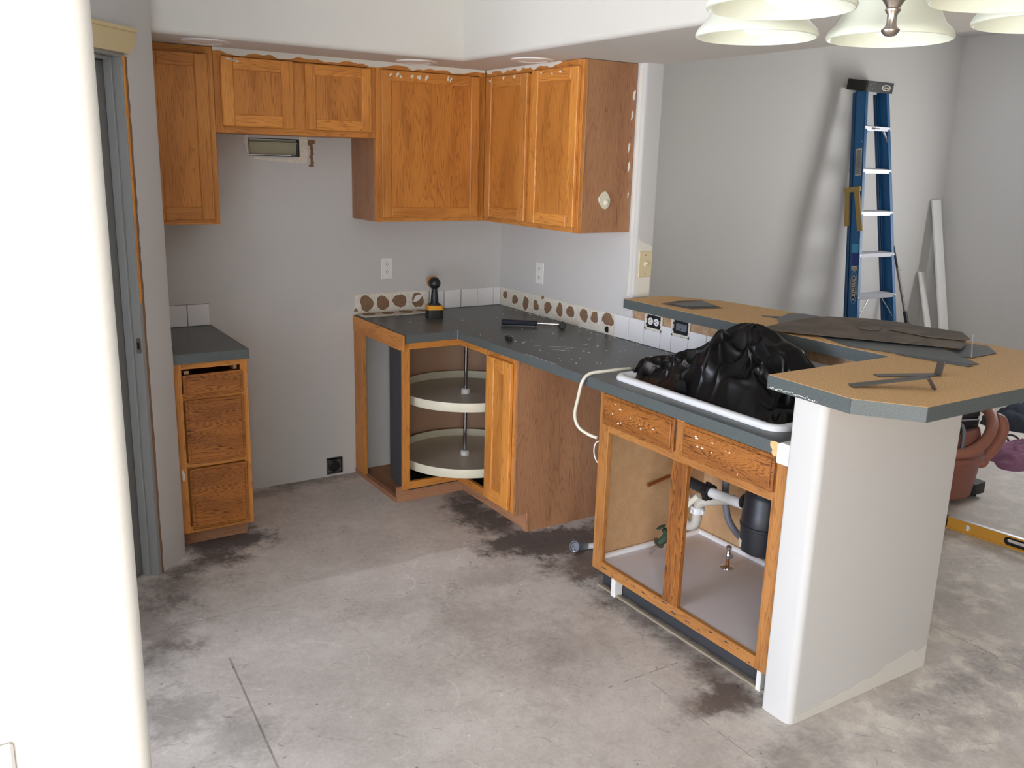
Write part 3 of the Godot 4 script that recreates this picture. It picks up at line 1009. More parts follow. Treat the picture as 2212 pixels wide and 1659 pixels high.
# slab drawer front with a routed edge
func drawer_front(t: Node3D, axis: int, f: float, u0: float, v0: float, u1: float, v1: float, m: Material, tilt := 0.0, hg := -1) -> MeshInstance3D:
	var s := 1.0 if axis == 2 else -1.0
	var g := geo()
	var c := g.emb(axis, Vector2((u0 + u1) / 2, (v0 + v1) / 2), f)
	if tilt != 0.0:
		var ax := Vector3.ZERO
		ax[axis] = 1.0
		g.xf = Transform3D(Basis(), c) * Transform3D(Basis(ax, tilt), Vector3.ZERO) * Transform3D(Basis(), -c)
	var A := g.emb(axis, Vector2(u0, v0), f)
	var B := g.emb(axis, Vector2(u1, v1), f + s * 0.5)
	var gr := (2 if axis == 0 else 0) if hg < 0 else hg
	g.box(A.min(B), A.max(B), 0.1, gr)
	A = g.emb(axis, Vector2(u0 + 0.45, v0 + 0.45), f + s * 0.5)
	B = g.emb(axis, Vector2(u1 - 0.45, v1 - 0.45), f + s * 0.74)
	var h := g
	h.box(A.min(B), A.max(B), 0.11, gr)
	return part("drawer_front", h, m, t)

func build_bases() -> void:
	var g: Geo
	# drawer unit at the left
	var t := thing("drawer_cabinet", "narrow oak base cabinet with three drawers beside the pantry wall, top drawer sagging", "cabinet", V(-72.2, 0, 12))
	part("body", bx(V(-78.2, 3.3, 0.05), V(-66.1, 27.5, 23.7)), M.oak, t)
	part("side_panel", bx(V(-66.5, 27.5, 0.05), V(-66.1, 33.4, 23.7), 0.03), M.oak, t)
	part("toe_kick", bx(V(-78.2, 0, 20.5), V(-66.3, 3.3, 21.2), 0.04, 0), M.raw_board, t, "dirty brown toe-kick board")
	frame(t, 2, 23.7, -78.2, 3.3, -66.05, 33.4, 1.2, 1.2, 1.0)
	part("face_rail", bx(V(-77.0, 27.0, 23.7), V(-67.2, 28.2, 24.5), 0.05, 0), M.oak, t)
	part("face_rail", bx(V(-77.0, 15.1, 23.7), V(-67.2, 16.2, 24.5), 0.05, 0), M.oak, t)
	part("drawer_slide", bx(V(-76.4, 31.3, 6), V(-75.6, 31.9, 23.6), 0.03), M.ply, t)
	part("drawer_slide", bx(V(-68.2, 31.5, 6), V(-67.6, 32.2, 23.6), 0.03), M.ply, t)
	drawer_front(t, 2, 24.5, -76.9, 27.6, -67.05, 31.5, M.oak_drawer, 0.012)
	drawer_front(t, 2, 24.5, -76.8, 15.9, -67.05, 27.1, M.oak_drawer)
	drawer_front(t, 2, 24.5, -76.7, 3.9, -67.0, 15.0, M.oak_drawer)
	g = geo()
	blob(g, V(-77.7, 14.0, 24.51), V(1, 0, 0), V(0, 1, 0), 0.25, 0.9, 0.4)
	part("paint_chips", g, M.primer, t)
	t = thing("countertop", "short grey-green laminate countertop on the narrow drawer cabinet", "countertop", V(-72, 33.4, 12.5))
	part("slab", bx(V(-78.3, 33.4, 0.1), V(-65.7, 35.07, 24.95), 0.03), M.laminate, t)
	part("edge_band", bx(V(-78.3, 33.42, 24.95), V(-65.7, 35.05, 25.02), 0.02), M.lam_edge, t)
	g = geo()
	g.prism(P2([14, 33.0, 14, 36.0, 18, 36.4, 22, 35.9, 25.3, 35.8, 25.2, 32.6, 24, 33.0]), 0, -78.38, -78.3)
	part("caulk", g, M.primer, t, "white caulk along the wall")
	# corner cabinet: open side frame, face frame, barrel liner
	t = thing("corner_cabinet", "open oak corner base cabinet without doors around the turning shelves", "cabinet", V(-18, 0, 18))
	part("side_post", bx(V(-36.3, 0, 0.1), V(-35.5, 33.4, 1.3)), M.oak, t)
	part("side_post", bx(V(-36.3, 0.6, 1.3), V(-35.6, 31.7, 5.0)), M.oak, t)
	part("side_rail", bx(V(-36.42, 31.7, 0.1), V(-35.6, 33.38, 23.15), 0.05, 2), M.oak_gold, t)
	part("edge_strip", bx(V(-36.5, 32.0, 0.1), V(-36.2, 34.9, 24.7), 0.04, 2), M.oak_gold, t, "bare wood end of the worktop")
	part("bottom_runner", bx(V(-36.4, 0, 0.1), V(-35.3, 1.0, 20.25), 0.05, 2), M.raw_board, t)
	part("old_floor_panel", bx(V(-35.3, 0, 0.1), V(-22, 0.5, 20.4), 0.02), M.raw_board, t)
	part("face_stile", bx(V(-36.3, 3.7, 23.2), V(-34.75, 33.4, 24.0)), M.oak, t)
	part("face_rail", bx(V(-34.75, 32.0, 23.2), V(-24.0, 33.4, 24.0), 0.04, 0), M.oak, t)
	part("face_rail", bx(V(-34.75, 3.7, 23.2), V(-24.0, 5.2, 24.0), 0.05, 0), M.oak, t)
	part("face_rail", bx(V(-24.0, 32.0, 23.3), V(-23.2, 33.4, 34.3), 0.04, 2), M.oak, t)
	part("face_rail", bx(V(-24.0, 3.7, 23.3), V(-23.2, 5.2, 34.3), 0.05, 2), M.oak, t)
	part("toe_kick", bx(V(-36.2, 0, 20.3), V(-20.4, 3.2, 21.0), 0.05, 0), M.raw_board, t)
	part("toe_kick", bx(V(-21.0, 0, 21.0), V(-20.3, 3.2, 45.0), 0.05, 2), M.raw_board, t)
	var cc := V(-19.8, 3.7, 19.4)
	g = geo()
	var disc := []
	for k in 41:
		var a: float = deg_to_rad(165.0 + 298.0 * k / 40.0)
		disc += [cc.x + 15.35 * cos(a), cc.z + 15.35 * sin(a)]
	disc += [-23.25, 34.2, -23.25, 23.25, -34.6, 23.25]
	g.prism(P2(disc), 1, 3.2, 3.7)
	part("cabinet_bottom", g, M.dark_fibre, t)
	g = geo()
	g.surf(40, 1, func(u, v):
		var a: float = deg_to_rad(165.0 + 300.0 * u)
		return V(cc.x + 15.4 * cos(a), lerpf(3.7, 32.0, v), cc.z + 15.4 * sin(a)), true)
	part("barrel_liner", g, M.fibre, t, "brown curved inner lining")
	g = geo()
	g.surf(40, 1, func(u, v):
		var a: float = deg_to_rad(165.0 + 300.0 * u)
		return V(cc.x + 15.6 * cos(a), lerpf(3.7, 32.0, v), cc.z + 15.6 * sin(a)), false)
	part("barrel_shell", g, M.dark_fibre, t, "dark grey outer shell")
	# two-tier turning shelves
	t = thing("lazy_susan", "two-tier round almond turning shelf on a chrome pole in the open corner cabinet", "shelf", V(cc.x, 3.7, cc.z))
	for y in [7.2, 20.6]:
		g = geo()
		g.lathe([Vector2(0, 0.0), Vector2(13.72, 0.0)], V(cc.x, y, cc.z), Vector3.UP, 64)
		g.lathe([Vector2(13.72, -0.2), Vector2(0, -0.2)], V(cc.x, y, cc.z), Vector3.UP, 64)
		var tr := part("tray", g, M.tray_floor, t)
		g = geo()
		g.lathe([Vector2(13.65, -0.25), Vector2(13.85, -0.25), Vector2(13.9, -0.1), Vector2(13.9, 1.4), Vector2(13.85, 1.52), Vector2(13.72, 1.52), Vector2(13.68, 1.4), Vector2(13.68, 0.0)], V(cc.x, y, cc.z), Vector3.UP, 64)
		part("rim", g, M.almond, tr)
		g = geo()
		g.lathe([Vector2(0.95, 0), Vector2(0.92, 0.75), Vector2(0.75, 0.95), Vector2(0.4, 1.0)], V(cc.x, y, cc.z), Vector3.UP, 20)
		part("hub", g, M.white_plastic, tr)
	g = geo()
	g.tube([V(cc.x, 3.7, cc.z), V(cc.x, 32.0, cc.z)], 0.42, 16)
	part("pole", g, M.chrome, t)
	g = geo()
	g.lathe([Vector2(0.6, 0), Vector2(0.6, 1.6), Vector2(0.4, 1.7)], V(cc.x, 30.6, cc.z), Vector3.UP, 16)
	part("top_bearing", g, M.almond, t)
	g = bx(V(-23.3, 22.3, 33.5), V(-22.9, 23.8, 34.6), 0.05)
	g.box(V(-23.3, 7.5, 33.5), V(-22.9, 9.0, 34.6), 0.05)
	part("door_bracket", g, M.white_plastic, t)
	# narrow tray cabinet and its end panel
	t = thing("tray_cabinet", "narrow oak base cabinet with one slim door next to the dishwasher gap", "cabinet", V(-12, 0, 40))
	part("body", bx(V(-23.2, 3.7, 35.0), V(-0.5, 33.4, 45.0), 0.02), M.veneer, t)
	part("face_stile", bx(V(-24.0, 3.7, 34.3), V(-23.2, 33.4, 36.0)), M.oak, t)
	part("face_stile", bx(V(-24.0, 3.7, 44.0), V(-23.2, 33.4, 45.0)), M.oak, t)
	part("face_rail", bx(V(-24.0, 32.0, 36.0), V(-23.2, 33.4, 44.0), 0.04, 2), M.oak, t)
	part("face_rail", bx(V(-24.0, 3.7, 36.0), V(-23.2, 4.6, 44.0), 0.04, 2), M.oak, t)
	cab_door(t, 0, -24.0, 35.7, 4.2, 44.1, 32.3, 2.5, M.oak_gold, "door", M.oak)
	g = geo()
	g.prism(P2([-24.03, 33.4, -0.2, 33.4, -0.2, 0, -21.1, 0, -21.1, 3.6, -24.03, 3.6]), 2, 45.08, 45.7)
	part("end_panel", g, M.veneer, t, "brown veneer end panel")
	part("toe_kick_end", bx(V(-21.4, 0, 44.6), V(-20.9, 3.9, 45.8), 0.05), M.raw_board, t)
	# sink base
	t = thing("sink_cabinet", "oak sink base cabinet with two scuffed false drawers and open doorless front", "cabinet", V(-12, 0, 88))
	part("side_panel", bx(V(-23.2, 3.5, 69.4), V(-0.6, 33.4, 70.0), 0.03), M.ply, t)
	part("side_panel", bx(V(-23.2, 3.5, 106.3), V(-0.6, 33.4, 106.9), 0.03), M.ply, t)
	part("back_panel", bx(V(-0.9, 3.5, 70.0), V(-0.5, 33.4, 106.3), 0.03), M.ply, t)
	part("cabinet_floor", bx(V(-23.2, 4.2, 70.0), V(-0.9, 5.1, 106.3), 0.02), M.melamine, t, "pale laminate cabinet floor")
	part("quarter_round", round_rod(V(-1.3, 5.3, 70.0), V(-1.3, 5.3, 106.3), 0.5), M.porcelain, t)
	part("quarter_round", round_rod(V(-23.0, 5.3, 70.4), V(-1.2, 5.3, 70.4), 0.5), M.porcelain, t)
	var wf := func(z0, y0, z1, y1, gr, m): part("face_stile" if gr == 1 else "face_rail", bx(V(-24.0, y0, z0), V(-23.2, y1, z1), 0.06, gr), m, t)
	wf.call(69.3, 3.5, 71.6, 33.4, 1, M.oak_worn)
	wf.call(104.4, 3.5, 107.3, 33.4, 1, M.oak_worn)
	wf.call(86.2, 5.2, 89.3, 27.0, 1, M.oak_grain)
	wf.call(86.6, 28.6, 88.4, 32.8, 1, M.oak_worn)
	wf.call(71.6, 27.0, 104.4, 28.6, 2, M.oak_worn)
	wf.call(71.6, 32.8, 104.4, 33.4, 2, M.oak)
	wf.call(71.6, 3.5, 104.4, 5.2, 2, M.oak_worn)
	var d1 := drawer_front(t, 0, -24.0, 70.5, 28.2, 86.6, 33.15, M.oak_grain)
	var d2 := drawer_front(t, 0, -24.0, 88.4, 28.3, 104.8, 33.15, M.oak_grain)
	for q in [[d1, 70.5, 86.6], [d2, 88.4, 104.8]]:
		g = geo()
		for k in 9:
			blob(g, V(-24.75, 28.9 + rng.randf() * 3.6, lerpf(q[1] + 2.5, q[2] - 3.0, rng.randf())), V(0, 0, 1), V(0, 1, rng.randf_range(-0.7, 0.7)).normalized(), rng.randf_range(0.06, 0.3), rng.randf_range(0.05, 0.14), 0.5, 9, 0.02)
		part("paint_chips", g, M.primer, q[0], "white paint chips").set_meta("kind", "stuff")
	part("toe_board", bx(V(-21.6, 0.1, 69.4), V(-21.0, 3.5, 107.0), 0.0), M.dark_fibre, t)
	part("plinth_leg", bx(V(-23.4, 0, 73.6), V(-21.7, 3.5, 74.6), 0.1), M.white_plastic, t, "white plastic leg")
	part("plinth_leg", bx(V(-23.2, 0, 104.2), V(-22.0, 3.5, 105.0), 0.1), M.white_plastic, t, "white plastic leg")
	part("floor_strip", bx(V(-23.0, 0, 69.5), V(-22.4, 0.35, 107.2), 0.05, 2), M.dusty, t)
	g = geo()
	for k in 14: blob(g, V(-24.01, 3.9 + rng.randf() * 1.0, 72 + k * 2.4 + rng.randf()), V(0, 0, 1), V(0, 1, 0), rng.randf_range(0.1, 0.7), rng.randf_range(0.05, 0.15), 0.4, 9, 0.01)
	part("scuffs", g, M.dark_fibre, t, "dark scuffs").set_meta("kind", "stuff")

func round_rod(a: Vector3, b: Vector3, r: float) -> Geo:
	var g := geo()
	g.tube([a, b], r, 12)
	return g

func build_counter() -> void:
	var t := thing("countertop", "L-shaped grey-green laminate countertop with scratches and plaster crumbs", "countertop", V(-12, 33.4, 50))
	var g := geo()
	var fill := func(u: float, v: float) -> bool:
		if v < 24.9: return u > -36.15
		if u < -24.9: return false
		return not (u > -20.9 and u < -4.2 and v > 70.6 and v < 101.4)
	g.cells(1, [-36.15, -24.9, -20.9, -4.2, -0.1], [0.1, 24.9, 70.6, 101.4, 107.4], fill, 33.4, 35.07)
	part("slab", g, M.laminate, t)
	part("edge_band", bx(V(-36.15, 33.42, 24.9), V(-24.95, 35.05, 24.97), 0.02), M.lam_edge, t)
	part("edge_band", bx(V(-24.97, 33.42, 24.97), V(-24.9, 35.05, 104.6), 0.02), M.lam_edge, t)
	part("mitre_seam", bx(V(-25.0, 33.4, 24.85), V(-24.86, 35.1, 24.99), 0.0), M.white_paint, t)
	g = geo()
	for k in 130:
		var z := 3.0 + pow(rng.randf(), 0.8) * 62.0
		var x := rng.randf_range(-24.0, -1.0) if z > 25.0 else rng.randf_range(-33.0, -1.0)
		if rng.randf() < 0.45: x = -0.4 - absf(rng.randfn(0.0, 0.7))
		var a := rng.randf() * TAU
		blob(g, V(x, 35.07, z), V(cos(a), 0, sin(a)), V(sin(a), 0, -cos(a)), rng.randf_range(0.05, 0.22), rng.randf_range(0.04, 0.13), 0.5, 7, 0.06)
	for s in [[-16, 46, 1.6, 0.4], [-14.5, 48, 1.2, 0.1], [-17, 49, 1.4, 0.7], [-12.5, 50, 0.8, 0.2], [-19, 44, 0.7, 0.5], [-10, 47, 0.8, 1.0]]:
		blob(g, V(s[0], 35.07, s[1]), V(cos(s[3]), 0, sin(s[3])), V(sin(s[3]), 0, -cos(s[3])), s[2], 0.04, 0.3, 10, 0.02)
	for k in 22: blob(g, V(-24.8 + rng.randf_range(-0.05, 0.15), 35.07, 49 + k * 0.42), V(0, 0, 1), V(1, 0, 0), 0.2, rng.randf_range(0.02, 0.1), 0.5, 7, 0.02)
	part("plaster_crumbs", g, M.gyp, t, "plaster crumbs and scratches").set_meta("kind", "stuff")
	g = geo()
	g.prism(P2([104.2, 35.0, 104.9, 35.1, 105.5, 35.1, 105.6, 33.4, 105.0, 33.2, 104.5, 33.5, 104.6, 34.0, 104.2, 34.4]), 0, -25.0, -24.9)
	part("chipped_edge", g, M.particle, t, "chipped edge showing chipboard")
	t = thing("edge_guard", "small white plastic guard on the counter end against the peninsula wall", "edge guard", V(-24.9, 33.0, 106.4))
	part("cap_face", bx(V(-25.3, 32.6, 105.5), V(-24.9, 35.1, 107.4), 0.12), M.white_plastic, t)
	part("cap_top", bx(V(-25.25, 35.08, 105.9), V(-23.6, 35.3, 107.4), 0.06), M.white_plastic, t)
	# backsplash: bare wall strips with torn paper, and the tiles still up
	t = thing("backsplash", "strip of bare plastered wall with torn brown patches behind the left counter leg", "backsplash", V(-27, 35.1, 0.1))
	g = geo()
	var e := [-36.0, 35.1, -36.0, 39.2]
	for k in 18: e += [-35.8 + k * 1.0, 39.3 + rng.randf_range(-0.07, 0.1)]
	e += [-18.5, 39.2, -18.5, 35.1]
	g.prism(P2(e), 2, 0.0, 0.06)
	part("plaster", g, M.plaster, t)
	for c in [[-33.3, 37.35, 1.5, 1.7], [-29.5, 37.2, 1.5, 1.5], [-25.5, 37.4, 1.55, 1.5], [-21.2, 37.3, 1.5, 1.55]]:
		g = geo()
		blob(g, V(c[0], c[1], 0.06), V(1, 0, 0), V(0, 1, 0), c[2], c[3], 0.16, 26)
		part("torn_paper_patch", g, M.paper, t)
	g = geo()
	g.prism(P2([-22.3, 37.0, -21.9, 38.1, -21.3, 38.5, -20.4, 38.5, -20.2, 38.0, -20.9, 37.3, -21.5, 37.0]), 2, 0.09, 0.12)
	part("gypsum_spot", g, M.gyp, t)
	g = geo()
	blob(g, V(-35.7, 36.0, 0.06), V(1, 0, 0), V(0, 1, 0), 0.3, 0.5, 0.5)
	part("torn_paper_patch", g, M.paper, t)
	t = thing("backsplash", "long bare plaster strip with a row of torn brown patches on the right wall", "backsplash", V(-0.1, 35.1, 21))
	g = geo()
	e = [0.0, 35.1]
	for k in 44: e += [k * 42.4 / 43.0, 39.25 + rng.randf_range(-0.08, 0.12)]
	e += [42.4, 35.1]
	g.prism(P2(e), 0, -0.06, 0.0)
	part("plaster", g, M.plaster, t)
	for c in [[2.4, 37.6, 1.0, 0.8], [6.6, 37.1, 1.1, 1.1], [11.0, 36.9, 1.2, 1.4], [15.1, 37.0, 1.1, 1.1], [19.6, 37.3, 1.25, 1.35], [24.0, 37.4, 1.2, 1.3], [27.8, 37.6, 1.3, 1.2], [32.5, 37.6, 1.2, 1.4], [36.2, 37.8, 1.4, 1.2], [40.2, 38.0, 2.0, 1.1], [17.6, 39.1, 0.5, 0.4]]:
		g = geo()
		blob(g, V(-0.06, c[1], c[0]), V(0, 0, 1), V(0, 1, 0), c[2], c[3], 0.2, 24, 0.03)
		part("torn_paper_patch", g, M.paper, t)
	g = geo()
	g.prism(P2([36.9, 38.6, 37.6, 38.9, 38.4, 38.2, 38.3, 37.2, 37.6, 36.2, 37.2, 37.0]), 0, -0.13, -0.09)
	part("gypsum_spot", g, M.gyp, t)
	g = geo()
	blob(g, V(-0.06, 36.0, 40.0), V(0, 0, 1), V(0, 1, 0), 0.75, 0.6, 0.3, 14, 0.03)
	part("wall_hole", g, M.void, t, "dark hole in the plaster")
	# tiles still on the walls
	var tm := {}
	var tile := func(w: float, h: float, ax: int) -> ArrayMesh:
		var key := "%.2f %.2f %d" % [w, h, ax]
		if not tm.has(key):
			var q := geo(0.0)
			if ax == 2: q.box(V(-w / 2, 0, 0), V(w / 2, h, 0.28), 0.07)
			else: q.box(V(-0.28, 0, -w / 2), V(0, h, w / 2), 0.07)
			tm[key] = q.mesh(Vector3.ZERO)
		return tm[key]
	var put := func(parent: Node3D, w: float, h: float, ax: int, at: Vector3) -> void:
		var m := MeshInstance3D.new()
		m.name = "tile"
		m.mesh = tile.call(w - 0.13, h, ax)
		m.material_override = M.tile
		parent.add_child(m, true)
		m.position = (at - origin[parent]) * S
	t = thing("backsplash", "short row of white tiles left on the back wall beside the corner", "backsplash", V(-9, 35.1, 0.1))
	part("grout_bed", bx(V(-18.5, 35.1, 0.0), V(-0.05, 39.1, 0.1), 0.0), M.grout, t)
	put.call(t, 3.6, 4.05, 2, V(-16.6, 35.12, 0.08))
	for x in [-12.6, -8.3, -4.1]: put.call(t, 4.25, 4.05, 2, V(x, 35.12, 0.08))
	put.call(t, 1.9, 4.05, 2, V(-1.05, 35.12, 0.08))
	t = thing("backsplash", "two white tiles left on the back wall above the short countertop", "backsplash", V(-70, 35.1, 0.1))
	part("grout_bed", bx(V(-74.3, 35.1, 0.0), V(-65.9, 39.3, 0.1), 0.0), M.grout, t)
	put.call(t, 4.2, 4.1, 2, V(-72.2, 35.12, 0.08)); put.call(t, 4.2, 4.1, 2, V(-68.0, 35.12, 0.08))
	t = thing("backsplash", "row of white tiles running behind the sink under the raised bar", "backsplash", V(-0.1, 35.1, 75))
	part("grout_bed", bx(V(-0.08, 35.1, 42.6), V(0.0, 39.3, 107.3), 0.0), M.grout, t)
	for q in [[42.6, 46.8, 4.4], [46.8, 51.2, 4.4], [51.2, 55.75, 3.0], [55.75, 58.6, 4.3], [58.6, 62.95, 3.1]]:
		put.call(t, q[1] - q[0], q[2], 0, V(-0.07, 35.12, (q[0] + q[1]) / 2))
	for k in 10: put.call(t, 4.37, 4.5, 0, V(-0.07, 35.12, 65.14 + 4.37 * k))
	put.call(t, 0.7, 4.5, 0, V(-0.07, 35.12, 107.0))
	g = geo()
	e = [47.6, 39.2, 47.6, 41.6, 107.3, 41.6, 107.3, 39.2]
	g.prism(P2(e), 0, -0.05, 0.0)
	part("bare_paper", g, M.tan_paper, t, "bare tan wall paper above the tiles")
	# tiles knocked off and lying on the counter
	var labs := ["loose tile lying face down at the counter's left end by the wall", "loose tile lying face down, second from the counter's left end", "loose tile lying face down, third from the counter's left end", "broken loose tile half hidden behind the cordless drill"]
	var k := 0
	for q in [[-33.7, 2.6, 0.03], [-29.5, 2.8, -0.02], [-25.3, 3.1, 0.04], [-21.8, 3.0, -0.09]]:
		t = thing("loose_tile", labs[k], "tile", V(q[0], 35.07, q[1]), "loose wall tiles on the counter")
		g = geo()
		var w := 4.15 if k < 3 else 2.4
		g.box(V(q[0] - w / 2, 35.08 + k * 0.02, q[1] - 2.07), V(q[0] + w / 2, 35.38 + k * 0.02, q[1] + 2.07), 0.06)
		g.xf = Transform3D()
		part("tile_body", g, M.tile_back, t)
		g = geo()
		blob(g, V(q[0], 35.38 + k * 0.02, q[1] - 0.2), V(1, 0, 0), V(0, 0, -1), w * 0.36, 1.4, 0.2, 20, 0.04)
		part("adhesive", g, M.paper, t)
		t.rotation.y = q[2]
		k += 1

func build_bar() -> void:
	var t := thing("bar_top", "L-shaped raised bar top of bare tan particle board with grey laminate edges", "countertop", V(0, 41.6, 90))
	var o := [-2.6, 47.8, 7.6, 47.8, 13.2, 57.0, 19.6, 100.0, 20.0, 122.0, -21.8, 122.0, -26.3, 115.8, -25.7, 103.5, -2.0, 103.5]
	var g := geo()
	g.prism(P2(o), 1, 41.6, 43.3)
	part("substrate", g, M.particle, t)
	# laminate edge strips, each a band of its own
	var n := o.size() / 2
	var cen := P2(o)
	for i in n:
		var a := cen[i]
		var b := cen[(i + 1) % n]
		var dd := (b - a).normalized()
		var out := Vector2(dd.y, -dd.x)
		if Geometry2D.is_point_in_polygon((a + b) / 2 + out * 0.2, cen): out = -out
		g = geo()
		g.prism(PackedVector2Array([a, b, b + out * 0.07, a + out * 0.07]), 1, 41.58, 43.26)
		part("edge_band", g, M.lam_edge, t)
	g = geo()
	for k in 26: blob(g, V(-25.86 - k * 0.013, 41.75 + absf(rng.randfn(0, 0.12)), 104.2 + k * 0.28), V(0, 0, 1), V(0, 1, 0), rng.randf_range(0.05, 0.22), rng.randf_range(0.02, 0.09), 0.5, 8, 0.02)
	part("paint_smears", g, M.primer, t).set_meta("kind", "stuff")
	# laminate scraps pried off
	var sheet := func(pts: Array, y: float, m: Material, label: String, curl := 0.0, th := 0.07) -> void:
		var p := P2(pts)
		var c := Vector2.ZERO
		for q in p: c += q / p.size()
		var gg := geo()
		gg.prism(p, 1, y, y + th)
		if curl != 0.0:
			var lo := p[0].x
			var hi := p[0].x
			for q in p:
				lo = minf(lo, q.x); hi = maxf(hi, q.x)
			for i in gg.v.size():
				var k2 := clampf((gg.v[i].x - lo) / (hi - lo), 0.0, 1.0)
				gg.v[i].y += curl * k2 * k2
		solo("laminate_scrap", gg, m, label, "laminate scrap", "laminate scraps on the bar")
	sheet.call([-0.3, 55.5, 0.4, 62.4, 6.6, 63.9, 9.4, 55.6, 5.0, 54.2], 43.32, M.lam_back, "small flat laminate scrap alone at the wall end of the bar")
	sheet.call([0.5, 57.0, 0.9, 60.8, 6.2, 62.6, 8.6, 56.8], 43.42, M.laminate, "smaller grey laminate chip lying on the scrap at the wall end of the bar", 0.0, 0.12)
	sheet.call([6.9, 72.5, 10.2, 75.0, 8.4, 78.0, 7.2, 77.5, 7.6, 75.5], 43.32, M.lam_dark, "pointed grey sliver poking out left of the laminate heap")
	sheet.call([12.6, 73.2, 15.0, 74.6, 15.6, 79.0, 13.2, 84.0, 1.0, 83.0, 3.0, 80.0, 6.8, 76.0], 43.42, M.laminate, "flat grey-green laminate scrap at the left of the heap")
	sheet.call([-1.6, 96.5, 1.0, 88.5, 10.0, 92.0, 9.0, 104.0, 4.2, 112.2, 3.0, 111.6], 43.34, M.laminate, "long grey laminate strip ending in a point at the front of the heap", 0.25)
	sheet.call([-0.3, 103.4, 1.2, 101.5, 5.0, 107.0, 2.6, 112.4, 1.5, 112.3], 43.33, M.lam_dark, "bottom grey laminate strip under the pointed one")
	sheet.call([-5.0, 82.2, 8.0, 79.4, 13.8, 80.3, 17.4, 89.0, 17.6, 102.0, 13.6, 104.5, 9.8, 106.2, 2.2, 93.6], 43.62, M.lam_back, "biggest brown-backed laminate sheet lying over the inner bar edge", 0.5)
	sheet.call([13.6, 80.6, 17.6, 85.0, 19.6, 91.5, 15.5, 97.0, 13.0, 88.0], 44.02, M.lam_back, "brown-backed laminate offcut along the back edge of the heap", 0.2)
	sheet.call([12.0, 93.0, 17.5, 91.5, 19.0, 100.5, 16.0, 103.7, 14.4, 103.9, 12.2, 99.5], 44.12, M.lam_back, "brown-backed laminate flap at the right end of the heap", 0.35)
	sheet.call([8.8, 90.2, 9.6, 89.4, 10.8, 91.0, 11.0, 92.6, 10.0, 92.9, 9.2, 91.8], 44.05, M.lam_back, "small curved laminate chip on top of the biggest sheet", 0.35, 0.1)
	sheet.call([7.3, 109.3, 6.6, 106.0, 16.6, 102.5, 17.8, 105.4, 13.8, 109.0], 43.36, M.laminate, "triangular grey laminate piece at the far right of the heap")
	g = geo()
	g.tube([V(7.2, 43.45, 109.3), V(12.4, 45.6, 106.0)], 0.09, 6)
	solo("metal_strip", g, M.alu, "thin shiny strip propped up on the triangular laminate piece", "metal strip")
	# two bent brackets
	t = thing("metal_bracket", "bent flat metal bracket nearest the bar's front edge, its short leg pointing down", "bracket", V(-17, 43.3, 115), "bent metal brackets on the bar")
	strip(t, V(-21.7, 43.4, 112.1), V(-14.4, 44.7, 117.0), 0.75, V(-14.2, 43.36, 117.9))
	t = thing("metal_bracket", "bent flat metal bracket farther from the bar's front edge, its short leg pointing up", "bracket", V(-10, 43.3, 112), "bent metal brackets on the bar")
	strip(t, V(-14.2, 43.36, 110.1), V(-6.6, 43.36, 113.3), 0.7, V(-6.0, 45.0, 113.2))

func strip(t: Node3D, a: Vector3, b: Vector3, hw: float, c: Vector3) -> void:
	var g := geo()
	var side := (b - a).cross(Vector3.UP).normalized()
	var dir := (b - a).normalized()
	var nn := side.cross(dir)
	g.xf = Transform3D(Basis(dir, nn, side), a)
	g.box(V(0, 0, -hw), V((b - a).length(), 0.09, hw), 0.02)
	part("long_leg", g, M.grey_metal, t)
	g = geo()
	var d2 := (c - b)
	var dn := d2.normalized()
	var s2 := (side - dn * side.dot(dn)).normalized()
	g.xf = Transform3D(Basis(dn, s2.cross(dn), s2), b)
	g.box(V(0, -0.05, -hw), V(d2.length(), 0.05, hw), 0.02)
	part("short_leg", g, M.grey_metal, t)

# profile (outward offset, height) swept round a closed outline in x,z
func sweep(g: Geo, path: PackedVector2Array, prof: Array) -> void:
	var m := path.size()
	var area := 0.0
	for i in m: area += path[i].cross(path[(i + 1) % m])
	var nrm := []
	for i in m:
		var d := (path[(i + 1) % m] - path[(i + m - 1) % m]).normalized()
		var o := Vector2(d.y, -d.x)
		nrm.append(o if area > 0.0 else -o)
	var pt := func(i: int, k: int) -> Vector3:
		var q: Vector2 = path[i % m] + nrm[i % m] * prof[k].x
		return V(q.x, prof[k].y, q.y)
	var pn := []
	for k in prof.size():
		var d: Vector2 = (prof[mini(k + 1, prof.size() - 1)] - prof[maxi(k - 1, 0)]).normalized()
		pn.append(Vector2(-d.y, d.x))
	for i in m:
		for k in prof.size() - 1:
			var f := func(a: int, b: int) -> Vector3:
				var w: Vector2 = nrm[a % m] * pn[b].x
				return V(w.x, pn[b].y, w.y).normalized()
			g.tri(pt.call(i, k), pt.call(i + 1, k), pt.call(i + 1, k + 1), f.call(i, k), f.call(i + 1, k), f.call(i + 1, k + 1))
			g.tri(pt.call(i, k), pt.call(i + 1, k + 1), pt.call(i, k + 1), f.call(i, k), f.call(i + 1, k + 1), f.call(i, k + 1))

